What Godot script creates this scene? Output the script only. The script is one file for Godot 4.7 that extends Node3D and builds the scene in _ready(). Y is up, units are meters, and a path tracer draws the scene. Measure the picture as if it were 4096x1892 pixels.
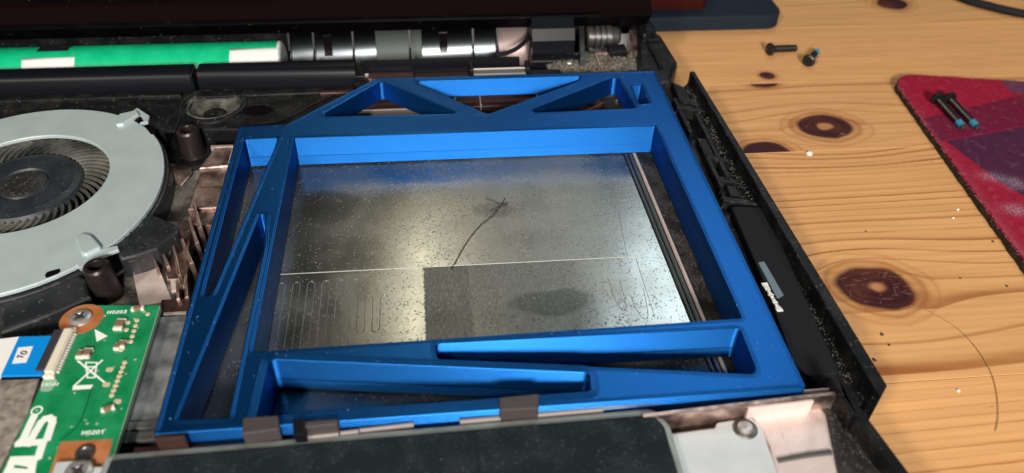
extends Node3D
# All lengths below are millimetres in a frame whose x runs along the laptop's front edge, z towards the user, y up from the table;
# Geo turns them into metres relative to the thing that owns them.

const MM := 0.001
var M := {}
var rng := RandomNumberGenerator.new()
var used := {}
var painted := 0


class Geo:
	var st := SurfaceTool.new()
	var base: Vector3
	var col := Color.WHITE

	func _init(b: Vector3) -> void:
		base = b
		st.begin(Mesh.PRIMITIVE_TRIANGLES)

	func vert(p: Vector3, uv: Vector2) -> void:
		st.set_color(col)
		st.set_uv(uv * 0.01)
		st.add_vertex((p - base) * 0.001)

	# a triangle turned so that its front looks along n
	func tri(a: Vector3, b: Vector3, c: Vector3, n: Vector3, ua := Vector2.INF, ub := Vector2.INF, uc := Vector2.INF) -> void:
		if ua == Vector2.INF:
			ua = Vector2(a.x, a.z); ub = Vector2(b.x, b.z); uc = Vector2(c.x, c.z)
		vert(a, ua)
		if (c - a).cross(b - a).dot(n) >= 0.0:
			vert(b, ub); vert(c, uc)
		else:
			vert(c, uc); vert(b, ub)

	func quad(a: Vector3, b: Vector3, c: Vector3, d: Vector3, n: Vector3, ua := Vector2.INF, ub := Vector2.INF, uc := Vector2.INF, ud := Vector2.INF) -> void:
		tri(a, b, c, n, ua, ub, uc)
		tri(a, c, d, n, ua, uc, ud)

	static func area(p: Array) -> float:
		var s := 0.0
		for i in p.size():
			s += p[i].cross(p[(i + 1) % p.size()])
		return s * 0.5

	# rings wound so that the solid lies on the same hand of every edge: the outline first, then holes
	static func wound(polys: Array) -> Array:
		var out := []
		for i in polys.size():
			var p: Array = polys[i].duplicate()
			if (area(p) > 0.0) != (i == 0):
				p.reverse()
			out.append(p)
		return out

	static func inset(p: Array, d: float) -> Array:
		var out := []
		for i in p.size():
			var e0: Vector2 = (p[i] - p[i - 1]).normalized()
			var e1: Vector2 = (p[(i + 1) % p.size()] - p[i]).normalized()
			var n0 := Vector2(-e0.y, e0.x)
			var n1 := Vector2(-e1.y, e1.x)
			var m := n0 + n1
			if m.length() < 0.01:
				m = n0
			m = m.normalized()
			out.append(p[i] + m * d / maxf(0.35, m.dot(n0)))
		return out

	func fill(polys: Array, y: float, up := true) -> void:
		var n := Vector3.UP if up else Vector3.DOWN
		var zs := []
		var edges := []
		for p in polys:
			for i in p.size():
				zs.append(p[i].y)
				var a: Vector2 = p[i]
				var b: Vector2 = p[(i + 1) % p.size()]
				if absf(a.y - b.y) > 1e-5:
					edges.append([a, b] if a.y < b.y else [b, a])
		zs.sort()
		for k in zs.size() - 1:
			var za: float = zs[k]
			var zb: float = zs[k + 1]
			if zb - za < 1e-4:
				continue
			var zm := (za + zb) * 0.5
			var cuts := []
			for e in edges:
				if e[0].y < zm and e[1].y > zm:
					var g: Vector2 = e[1] - e[0]
					var ta: float = (za - e[0].y) / g.y
					var tb: float = (zb - e[0].y) / g.y
					var tm: float = (zm - e[0].y) / g.y
					cuts.append([e[0].x + g.x * tm, e[0].x + g.x * ta, e[0].x + g.x * tb])
			cuts.sort_custom(func(u, w): return u[0] < w[0])
			for j in range(0, cuts.size() - 1, 2):
				quad(Vector3(cuts[j][1], y, za), Vector3(cuts[j + 1][1], y, za), Vector3(cuts[j + 1][2], y, zb), Vector3(cuts[j][2], y, zb), n)

	func band(lo: Array, ylo: float, hi: Array, yhi: float) -> void:
		var run := 0.0
		for i in lo.size():
			var j := (i + 1) % lo.size()
			var e: Vector2 = lo[j] - lo[i]
			if e.length() < 1e-5:
				e = hi[j] - hi[i]
			var n := Vector3(e.y, 0.0, -e.x).normalized() + Vector3.UP * 0.2 * signf(yhi - ylo)
			var l := e.length()
			quad(Vector3(lo[i].x, ylo, lo[i].y), Vector3(lo[j].x, ylo, lo[j].y), Vector3(hi[j].x, yhi, hi[j].y), Vector3(hi[i].x, yhi, hi[i].y), n, Vector2(run, ylo), Vector2(run + l, ylo), Vector2(run + l, yhi), Vector2(run, yhi))
			run += l

	func slab(polys: Array, y0: float, y1: float, bevel := 0.0, bottom := true) -> Geo:
		st.set_smooth_group(-1)
		polys = wound(polys)
		var tops := []
		for p in polys:
			var cur: Array = p
			var ycur := y0
			if bevel > 0.0:
				band(p, y0, p, y1 - bevel)
				var mid := inset(p, bevel * 0.3)
				band(p, y1 - bevel, mid, y1 - bevel * 0.3)
				cur = inset(p, bevel)
				band(mid, y1 - bevel * 0.3, cur, y1)
			else:
				band(cur, ycur, cur, y1)
			tops.append(cur)
		fill(tops, y1)
		if bottom:
			fill(polys, y0, false)
		return self

	# printed in layers: each layer's edge bulges a little
	func printed(polys: Array, y0: float, y1: float, layers: int, bulge: float, lip: float) -> Geo:
		st.set_smooth_group(-1)
		polys = wound(polys)
		var tops := []
		for p in polys:
			var h := (y1 - y0) / layers
			for k in layers:
				var last := k == layers - 1
				var ya := y0 + h * k
				var below := inset(p, bulge)
				var c := below
				for s in 6:
					var t := (s + 1) / 6.0
					var into := bulge * pow(2.0 * t - 1.0, 2.0)
					if last and t > 0.5:
						into = lip * pow(2.0 * t - 1.0, 2.0)
					c = inset(p, into)
					band(below, ya + h * s / 6.0, c, ya + h * t)
					below = c
				if last:
					tops.append(c)
		fill(tops, y1)
		fill(polys, y0, false)
		return self

	# the nozzle's rounds along every outline: low rounded beads lying on the top face
	func beads(polys: Array, y: float, rounds: int, first: float, pitch: float, high: float, from := 0) -> Geo:
		st.set_smooth_group(-1)
		for p in wound(polys).slice(from):
			for k in rounds:
				var mid := first + pitch * k
				var last := [inset(p, mid - pitch * 0.5), y]
				for q in [[-0.28, 0.75], [0.0, 1.0], [0.28, 0.75], [0.5, 0.0]]:
					var next := [inset(p, mid + pitch * q[0]), y + high * q[1]]
					for i in p.size():
						var j: int = (i + 1) % p.size()
						var v0: Vector2 = last[0][i]
						var v1: Vector2 = last[0][j]
						var w0: Vector2 = next[0][i]
						var w1: Vector2 = next[0][j]
						quad(Vector3(v0.x, last[1], v0.y), Vector3(v1.x, last[1], v1.y), Vector3(w1.x, next[1], w1.y), Vector3(w0.x, next[1], w0.y), Vector3.UP)
					last = next
		return self

	static func round_corners(p: Array, r, seg := 4) -> Array:
		var out := []
		for i in p.size():
			var rr: float = r[i] if r is Array else r
			var a: Vector2 = p[i - 1]
			var b: Vector2 = p[i]
			var c: Vector2 = p[(i + 1) % p.size()]
			var u := (a - b).normalized()
			var w := (c - b).normalized()
			var half := acos(clampf(u.dot(w), -1.0, 1.0)) * 0.5
			if rr <= 0.0 or half > 1.5:
				out.append(b)
				continue
			var t := minf(rr / tan(half), minf((a - b).length(), (c - b).length()) * 0.48)
			rr = t * tan(half)
			var o := b + (u + w).normalized() * rr / sin(half)
			var s := b + u * t - o
			var e := b + w * t - o
			var ang := s.angle_to(e)
			for k in seg + 1:
				out.append(o + s.rotated(ang * k / seg))
		return out

	static func ring(c: Vector2, r: float, seg := 24, ry := -1.0, a0 := 0.0) -> Array:
		var out := []
		for i in seg:
			var t := TAU * i / seg + a0
			out.append(c + Vector2(cos(t) * r, sin(t) * (r if ry < 0.0 else ry)))
		return out

	static func rect(c: Vector2, w: float, d: float, turn := 0.0) -> Array:
		var out := []
		for q in [Vector2(-w, -d), Vector2(w, -d), Vector2(w, d), Vector2(-w, d)]:
			out.append(c + (q * 0.5).rotated(turn))
		return out

	# a bar of polygon cross-section (in the plane of ux, uy) pushed along dir
	func extrude(prof: Array, o: Vector3, ux: Vector3, uy: Vector3, dir: Vector3, smooth := false) -> Geo:
		st.set_smooth_group(1 if smooth else -1)
		var mid := Vector3.ZERO
		var pts := []
		for q in prof:
			pts.append(o + ux * q.x + uy * q.y)
			mid += pts[-1]
		mid /= prof.size()
		var run := 0.0
		for i in pts.size():
			var j := (i + 1) % pts.size()
			var a: Vector3 = pts[i]
			var b: Vector3 = pts[j]
			var n := (b - a).cross(dir)
			var g: float = area(prof) * ux.cross(uy).dot(dir)
			if g < 0.0:
				n = -n
			var l := (b - a).length()
			quad(a, b, b + dir, a + dir, n, Vector2(0, run), Vector2(0, run + l), Vector2(dir.length(), run + l), Vector2(dir.length(), run))
			run += l
		st.set_smooth_group(-1)
		var flat := PackedVector2Array(prof)
		var ix := Geometry2D.triangulate_polygon(flat)
		for k in range(0, ix.size(), 3):
			tri(pts[ix[k]], pts[ix[k + 1]], pts[ix[k + 2]], -dir)
			tri(pts[ix[k]] + dir, pts[ix[k + 1]] + dir, pts[ix[k + 2]] + dir, dir)
		return self

	func box(lo: Vector3, hi: Vector3, bevel := 0.0) -> Geo:
		return slab([[Vector2(lo.x, lo.z), Vector2(hi.x, lo.z), Vector2(hi.x, hi.z), Vector2(lo.x, hi.z)]], lo.y, hi.y, bevel)

	func tube(pts: Array, r: float, seg := 10, r_end := -1.0) -> Geo:
		st.set_smooth_group(2)
		var rings := []
		var along := []
		var run := 0.0
		for i in pts.size():
			var d: Vector3 = (pts[mini(i + 1, pts.size() - 1)] - pts[maxi(i - 1, 0)]).normalized()
			var s := d.cross(Vector3.UP)
			s = s.normalized() if s.length() > 0.05 else d.cross(Vector3.RIGHT).normalized()
			var t := s.cross(d)
			var rr := r if r_end < 0.0 else lerpf(r, r_end, float(i) / (pts.size() - 1))
			var q := []
			for k in seg:
				var a := TAU * k / seg
				q.append(pts[i] + (s * cos(a) + t * sin(a)) * rr)
			rings.append(q)
			if i:
				run += (pts[i] - pts[i - 1]).length()
			along.append(run)
		for i in pts.size() - 1:
			for k in seg:
				var l := (k + 1) % seg
				var out: Vector3 = rings[i][k] - pts[i] + rings[i][l] - pts[i]
				quad(rings[i][k], rings[i][l], rings[i + 1][l], rings[i + 1][k], out, Vector2(along[i], k), Vector2(along[i], k + 1), Vector2(along[i + 1], k + 1), Vector2(along[i + 1], k))
		st.set_smooth_group(-1)
		for e in [0, pts.size() - 1]:
			var n: Vector3 = pts[0] - pts[1] if e == 0 else pts[-1] - pts[-2]
			for k in seg:
				tri(pts[e], rings[e][k], rings[e][(k + 1) % seg], n)
		return self

	# profile of (radius, height) spun about an axis through o
	func lathe(prof: Array, o: Vector3, axis := Vector3.UP, seg := 28, smooth := true) -> Geo:
		axis = axis.normalized()
		var s := axis.cross(Vector3.RIGHT) if absf(axis.x) < 0.9 else axis.cross(Vector3.BACK)
		s = s.normalized()
		var t := axis.cross(s)
		for i in prof.size() - 1:
			st.set_smooth_group(10 + i if smooth else -1)
			var a: Vector2 = prof[i]
			var b: Vector2 = prof[i + 1]
			var d := b - a
			for k in seg:
				var f := TAU * k / seg
				var g := TAU * (k + 1) / seg
				var e := s * cos((f + g) * 0.5) + t * sin((f + g) * 0.5)
				var n := e * d.y - axis * d.x
				var u := s * cos(f) + t * sin(f)
				var w := s * cos(g) + t * sin(g)
				var p := o + axis * a.y
				var q := o + axis * b.y
				var p0 := p + u * a.x
				var p1 := p + w * a.x
				var q0 := q + u * b.x
				var q1 := q + w * b.x
				if a.x > 1e-6 and b.x > 1e-6:
					quad(p0, p1, q1, q0, n)
				elif a.x > 1e-6:
					tri(p0, p1, q, n)
				else:
					tri(p, q0, q1, n)
		return self

	func done() -> ArrayMesh:
		st.generate_normals()
		return st.commit()


func numbered(called: String) -> String:
	used[called] = used.get(called, -1) + 1
	return called if used[called] == 0 else "%s_%03d" % [called, used[called]]


func thing(called: String, label: String, category: String, at: Vector3, group := "") -> Node3D:
	var o := Node3D.new()
	o.name = numbered(called)
	add_child(o, true)
	o.position = at * MM
	o.set_meta("label", label)
	o.set_meta("category", category)
	o.set_meta("base", at)
	if group:
		o.set_meta("group", group)
	return o


func geo(owner_node: Node3D) -> Geo:
	return Geo.new(owner_node.get_meta("base"))


func part(called: String, g: Geo, mat: Material, parent: Node3D, label := "", stuff := false) -> MeshInstance3D:
	var m := MeshInstance3D.new()
	m.mesh = g.done()
	m.material_override = mat
	var n := 0
	for c in parent.get_children():
		if c.get_meta("called", "") == called:
			n += 1
	m.name = called if n == 0 else "%s_%03d" % [called, n]
	m.set_meta("called", called)
	m.set_meta("base", parent.get_meta("base"))
	parent.add_child(m, true)
	if label:
		m.set_meta("label", label)
	if stuff:
		m.set_meta("kind", "stuff")
	return m


# a whole thing that is one mesh
func single(called: String, g: Geo, mat: Material, label: String, category: String, group := "") -> MeshInstance3D:
	var m := MeshInstance3D.new()
	m.mesh = g.done()
	m.material_override = mat
	m.name = numbered(called)
	m.position = g.base * MM
	m.set_meta("label", label)
	m.set_meta("category", category)
	m.set_meta("base", g.base)
	if group:
		m.set_meta("group", group)
	add_child(m, true)
	return m


func flat(poly: Array, y: float) -> Array:
	return poly.map(func(q): return Vector3(q.x, y, q.y))


func V(x: float, y: float, z: float) -> Vector3:
	return Vector3(x, y, z)


func mat(c: Color, rough := 0.5, metal := 0.0, opts := {}) -> StandardMaterial3D:
	var m := StandardMaterial3D.new()
	m.albedo_color = c.linear_to_srgb()
	m.roughness = rough
	m.metallic = metal
	for k in opts:
		m.set(k, opts[k])
	return m


func tex(img: Image) -> ImageTexture:
	img.generate_mipmaps()
	return ImageTexture.create_from_image(img)


func scaled(m: StandardMaterial3D, mm_w: float, mm_h := -1.0, x0 := 0.0, y0 := 0.0) -> StandardMaterial3D:
	if mm_h < 0.0:
		mm_h = mm_w
	m.uv1_scale = Vector3(100.0 / mm_w, 100.0 / mm_h, 1.0)
	m.uv1_offset = Vector3(-x0 / mm_w, -y0 / mm_h, 0.0)
	return m


func curve(pts: Array, n: int) -> Array:
	var out := []
	for i in pts.size() - 1:
		var a: Vector3 = pts[maxi(i - 1, 0)]
		var d: Vector3 = pts[mini(i + 2, pts.size() - 1)]
		for k in n:
			out.append(pts[i].cubic_interpolate(pts[i + 1], a, d, float(k) / n))
	out.append(pts[-1])
	return out


func cam_and_light() -> void:
	var cam := Camera3D.new()
	cam.name = "camera"
	add_child(cam)
	var right := Vector3(0.99416, 0.02563, 0.10481)
	var down := Vector3(-0.04973, -0.75320, 0.65591)
	cam.transform = Transform3D(Basis(right, -down, right.cross(-down)).orthonormalized(), Vector3(53.9, 144.88, 220.63) * MM)
	var lens := CameraAttributesPhysical.new()
	lens.frustum_focal_length = 40.19
	lens.exposure_aperture = 22.0
	lens.frustum_focus_distance = 0.208
	lens.frustum_near = 0.01
	lens.frustum_far = 20.0
	cam.attributes = lens
	cam.fov = 33.25
	cam.near = 0.01
	cam.far = 20.0
	cam.current = true
	var env := Environment.new()
	env.background_mode = Environment.BG_COLOR
	env.background_color = Color(0.33, 0.35, 0.38)
	env.background_energy_multiplier = 0.16
	env.tonemap_mode = Environment.TONE_MAPPER_LINEAR
	env.tonemap_exposure = 1.0
	env.sdfgi_enabled = true
	env.ssao_enabled = true
	env.ssil_enabled = true
	var we := WorldEnvironment.new()
	we.name = "surroundings"
	we.environment = env
	add_child(we)
	# lamp out of view at front left, placed so shadows fall to the right
	lamp("unseen_left_lamp", Vector3(-0.42, 0.62, 0.62), Vector3(0.06, 0.0, 0.06), Vector2(0.09, 0.09), Color(1.0, 0.94, 0.86), 0.44)
	# unseen lamp at the front, set low to light faces turned to the user
	lamp("unseen_front_lamp", Vector3(0.085, 0.42, 0.84), Vector3(0.07, 0.0, 0.05), Vector2(0.16, 0.14), Color(1.0, 0.97, 0.94), 1.05)
	# narrow warm lamp out of view behind the lid, mirrored in the metal sheet
	lamp("unseen_rear_lamp", Vector3(0.05, 0.73, -0.56), Vector3(0.05, 0.0, 0.08), Vector2(0.06, 0.26), Color(1.0, 0.94, 0.83), 0.056)
	# broad pale source out of view at back right, whitening sheet and front corner
	lamp("unseen_back_right_light", Vector3(0.395, 0.72, -0.50), Vector3(0.11, 0.0, 0.10), Vector2(0.22, 0.36), Color(0.92, 0.97, 1.0), 0.125)


func lamp(called: String, at: Vector3, target: Vector3, size: Vector2, c: Color, e: float) -> void:
	var l := AreaLight3D.new()
	l.name = called
	l.area_size = size
	l.light_color = c
	l.light_energy = e
	l.shadow_enabled = true
	l.set("area_range", 6.0)
	l.set("area_attenuation", 2.0)
	add_child(l)
	l.look_at_from_position(at, target)


func noise(freq: float, rnd_seed: int, octaves := 3) -> FastNoiseLite:
	var n := FastNoiseLite.new()
	n.noise_type = FastNoiseLite.TYPE_SIMPLEX_SMOOTH
	n.frequency = freq
	n.seed = rnd_seed
	n.fractal_octaves = octaves
	return n


# dust: short pale fibres and grains over a plain ground
func dusty(size: int, ground: Color, dust: Color, grains: int, fibres: int, rnd_seed: int, haze := 0.0) -> ImageTexture:
	var img := Image.create(size, size, false, Image.FORMAT_RGB8)
	var r := RandomNumberGenerator.new()
	r.seed = rnd_seed
	var nz := noise(0.012, rnd_seed, 4)
	for y in size:
		for x in size:
			var k := clampf(nz.get_noise_2d(x, y) * 1.6 + 0.25, 0.0, 1.0) * haze
			img.set_pixel(x, y, ground.lerp(dust, k * (0.5 + 0.5 * r.randf())).linear_to_srgb())
	for i in grains:
		var p := Vector2i(r.randi() % size, r.randi() % size)
		var k := r.randf_range(0.15, 0.8)
		if nz.get_noise_2dv(p) + r.randf_range(-0.3, 0.5) < 0.0:
			continue
		var c := ground.lerp(dust, k).linear_to_srgb()
		img.set_pixelv(p, c)
		if r.randf() < 0.35:
			img.set_pixel((p.x + 1) % size, p.y, c)
	for i in fibres:
		var p := Vector2(r.randf() * size, r.randf() * size)
		var a := r.randf() * TAU
		var bend := r.randf_range(-0.5, 0.5)
		var c := ground.lerp(dust, r.randf_range(0.25, 0.9)).linear_to_srgb()
		for k in r.randi_range(3, 8):
			img.set_pixel(posmod(int(p.x), size), posmod(int(p.y), size), c)
			p += Vector2(cos(a), sin(a))
			a += bend
	return tex(img)


func wood_picture() -> ImageTexture:
	# annual rings of edge-glued pine boards, running along x and flowing round the knots
	var w := 960
	var h := 1290
	var img := Image.create(w, h, false, Image.FORMAT_RGB8)
	var warp := noise(0.012, 3, 2)
	var fine := noise(0.12, 5, 2)
	var tone := noise(0.008, 9, 3)
	var streak := noise(0.05, 21, 2)
	var knots := [
		# centre, radii, reach of the flow along and across, tilt
		[Vector2(186.2, 7.7), Vector2(9.8, 7.2), 30.0, 17.0, 0.0],
		[Vector2(168.6, 83.3), Vector2(10.3, 8.2), 26.0, 16.0, 0.12],
		[Vector2(178.4, -26.8), Vector2(3.0, 2.6), 10.0, 5.0, 0.0],
		[Vector2(161.0, 21.0), Vector2(8.4, 6.0), 13.0, 6.0, 0.05],
		[Vector2(175.0, -21.5), Vector2(5.6, 3.0), 9.0, 4.0, 0.0],
		[Vector2(262.0, 122.0), Vector2(7.0, 5.0), 24.0, 13.0, 0.1],
		[Vector2(255.0, -84.0), Vector2(7.0, 6.0), 24.0, 13.0, -0.1],
	]
	var seams := [-64.3, -21.4, 21.5, 114.2]
	var pale := Color(0.68, 0.372, 0.155)
	var late := Color(0.30, 0.098, 0.027)
	var heart := Color(0.040, 0.011, 0.014)
	for y in h:
		var z := -130.0 + 310.0 * (y + 0.5) / h
		var board := 0
		while board < 4 and z > seams[board]:
			board += 1
		for x in w:
			var px := 100.0 + 230.0 * (x + 0.5) / w
			var q := Vector2(px, z)
			var ring := z + 0.025 * (px - 150.0) + warp.get_noise_2d(px * 0.16 + board * 300.0, z * 0.6) * 1.8
			var dark := 0.0
			var pith := 0.0
			var glow := 0.0
			var halo := 0.0
			var core := 0.0
			for k in knots.size():
				var kn = knots[k]
				# a knot is cut off where its board ends
				if k == 3 and board != 2 - 0 - 0 and z > 21.5:
					continue
				if k == 4 and z < -21.4:
					continue
				var d: Vector2 = q - kn[0]
				if absf(d.x) > kn[2] * 2.4 or absf(d.y) > kn[3] * 3.0:
					continue
				d = d.rotated(-kn[4])
				var away := exp(-pow(d.x / kn[2], 2.0)) * exp(-pow(d.y / kn[3], 2.0))
				ring -= d.y * away * 0.86 - signf(d.y) * away * 0.6
				var e := Vector2(d.x / kn[1].x, d.y / kn[1].y)
				var r := e.length() + fine.get_noise_2d(px * 0.6, z * 0.6) * 0.1
				dark = maxf(dark, 1.0 - smoothstep(0.86, 1.08, r))
				glow = maxf(glow, exp(-pow(maxf(r - 1.0, 0.0) * 2.6, 2.0)) * 0.75)
				if k < 2:
					pith = maxf(pith, 1.0 - smoothstep(0.16, 0.3, r + fine.get_noise_2d(px, z) * 0.1))
				ring += (1.0 - smoothstep(0.9, 1.6, r)) * 2.0
				halo = maxf(halo, smoothstep(0.98, 1.1, r) * (1.0 - smoothstep(1.2, 2.0, r)) * pow(0.5 + 0.5 * sin(r * 17.0 + 2.0 * fine.get_noise_2d(px * 0.3, z * 0.3)), 2.0))
				core = maxf(core, (1.0 - smoothstep(0.8, 1.0, r)) * (0.5 + 0.5 * sin(r * 26.0 + 3.0 * fine.get_noise_2d(px * 0.5, z * 0.5))))
			# boards differ in how far apart their rings lie
			var gap: float = [3.0, 1.9, 5.0, 4.6, 2.5][board]
			if board == 3 and z < 62.0:
				gap = 3.1
			elif board == 3 and z > 92.0:
				gap = 12.0
			var turns := ring / gap + warp.get_noise_1d(ring * 2.0 + board * 90.0) * 0.6 + 400.0
			var year := floori(turns)
			var t := turns - year
			var h1 := fposmod(sin(year * 12.9898 + board * 7.1) * 43758.5, 1.0)
			var h2 := fposmod(sin(year * 78.233 + board * 3.7) * 24634.6, 1.0)
			var wide := 0.16 + 0.40 * h1 * h1
			var line := smoothstep(1.0 - wide, 0.95, t) * (1.0 - smoothstep(0.96, 1.0, t))
			line *= (0.25 + 0.75 * h2) * (0.55 + 0.6 * clampf(0.5 + streak.get_noise_2d(ring * 2.0, px * 0.25 + 40.0), 0.0, 1.0))
			line = minf(1.0, line + 0.22 * smoothstep(0.1, 0.95, t) * h1)
			line *= [0.42, 0.52, 0.58, 0.9, 0.8][board]
			var c := pale.lerp(late, line)
			c = c.lerp(late, glow * (0.45 + 0.3 * fine.get_noise_2d(px * 0.3, z * 2.0)))
			c = c * (1.0 + 0.10 * tone.get_noise_2d(px * 0.5, z * 2.0) + 0.13 * streak.get_noise_2d(px * 0.35, z * 9.0) + [-0.02, 0.03, -0.01, 0.0, 0.04][board])
			c = c.lerp(late, halo * 0.45)
			c = c.lerp(heart.lerp(Color(0.085, 0.025, 0.022), core * 0.5).lerp(late, clampf(fine.get_noise_2d(px * 0.4, z * 0.5) * 0.25, 0.0, 1.0)), dark)
			c = c.lerp(Color(0.5, 0.24, 0.10), pith * dark * 0.9)
			img.set_pixel(x, y, c.linear_to_srgb())
	# small dents, resin flecks and scratches
	var r := RandomNumberGenerator.new()
	r.seed = 77
	for i in 170:
		var p := Vector2(r.randf() * w, r.randf() * h)
		var deep := r.randf() < 0.45
		var a := r.randf_range(-0.3, 0.3)
		for k in r.randi_range(2, 7):
			var s := p + Vector2(cos(a), sin(a)) * k
			if s.x < w and s.y < h and s.y > 0:
				var was := img.get_pixel(int(s.x), int(s.y)).srgb_to_linear()
				img.set_pixel(int(s.x), int(s.y), was.lerp(Color(0.2, 0.09, 0.04) if deep else Color(0.85, 0.62, 0.4), 0.55).linear_to_srgb())
	# scratches over the big lower knot, hairline cracks in every knot
	for i in range(12, 56):
		var kn = knots[1] if i < 34 else knots[i % 3]
		var p: Vector2 = kn[0] + Vector2(r.randf_range(-0.85, 0.85) * kn[1].x, r.randf_range(-0.8, 0.8) * kn[1].y)
		var a := r.randf_range(-0.4, 0.4) if i % 4 else r.randf_range(-1.4, -0.6)
		var crack := i >= 34 and i % 2 == 0
		for k in r.randi_range(3, 14):
			var s := Vector2((p.x - 100.0) / 230.0 * w, (p.y + 130.0) / 310.0 * h) + Vector2(cos(a), sin(a)) * k
			var was := img.get_pixel(int(s.x), int(s.y)).srgb_to_linear()
			img.set_pixel(int(s.x), int(s.y), was.lerp(Color(0.012, 0.005, 0.005) if crack else Color(0.42, 0.30, 0.25), 0.28 if not crack else 0.6).linear_to_srgb())
	return tex(img)


func pad_picture() -> ImageTexture:
	var w := 640
	var h := 760
	var img := Image.create(w, h, false, Image.FORMAT_RGB8)
	var nz := noise(0.3, 4, 3)
	var big := noise(0.06, 14, 3)
	var maroon := PackedVector2Array([Vector2(213.2, 11.2), Vector2(263.5, -3.0), Vector2(290.8, -10.8), Vector2(275.5, 11.3), Vector2(251.5, 16.1), Vector2(220.2, 22.7), Vector2(212.3, 24.7)])
	var purple := PackedVector2Array([Vector2(219.9, 23.1), Vector2(222.5, 33.7), Vector2(224.9, 44.5), Vector2(228.4, 52.7), Vector2(235.0, 69.7), Vector2(275.5, 11.3), Vector2(251.2, 16.6)])
	var gray := PackedVector2Array([Vector2(260.7, -15.2), Vector2(266.4, -14.2), Vector2(278.6, -11.2), Vector2(272.5, -1.9), Vector2(263.7, -3.3), Vector2(260.0, -4.6)])
	var left_a := Vector2(218.1, -12.1)
	var left_b := Vector2(211.5, 79.5)
	var left := (left_b - left_a).normalized()
	var wear := [Vector2(223.4, 41.7), Vector2(224.3, 43.4), Vector2(228.7, 44.7), Vector2(229.2, 46.6), Vector2(229.8, 48.2), Vector2(221.7, 57.1), Vector2(222.4, 59.0), Vector2(223.2, 60.2)]
	for y in h:
		for x in w:
			var p := Vector2(205.0 + 128.0 * (x + 0.5) / w, -30.0 + 152.0 * (y + 0.5) / h)
			var c := Color(0.31, 0.014, 0.04)
			if Geometry2D.is_point_in_polygon(p, purple):
				c = Color(0.075, 0.020, 0.052)
			elif Geometry2D.is_point_in_polygon(p, maroon):
				c = Color(0.155, 0.013, 0.042)
			elif Geometry2D.is_point_in_polygon(p, gray):
				c = Color(0.13, 0.045, 0.085)
			var weave := 0.10 * sin(x * 1.9 + y * 0.7) + 0.22 * nz.get_noise_2d(x * 1.3, y * 1.3) + 0.2 * big.get_noise_2d(x, y)
			c = c * (1.0 + weave)
			var edge := absf((p - left_a).cross(left))
			var fuzz := exp(-edge / 1.3) * 0.5 + clampf(big.get_noise_2d(x * 0.7 + 50.0, y * 0.7) - 0.28, 0.0, 1.0) * 0.4
			for k in wear:
				var d: float = ((p - k) * Vector2(0.5, 1.0)).length()
				fuzz += exp(-d * d / 3.0) * clampf(0.5 + nz.get_noise_2d(x, y) * 2.2, 0.0, 1.0) * 0.8
			c = c.lerp(Color(0.42, 0.33, 0.42), clampf(fuzz * (0.6 + 0.9 * nz.get_noise_2d(x * 2.0, y * 2.0)), 0.0, 0.85))
			img.set_pixel(x, y, c.linear_to_srgb())
	return tex(img)


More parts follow.
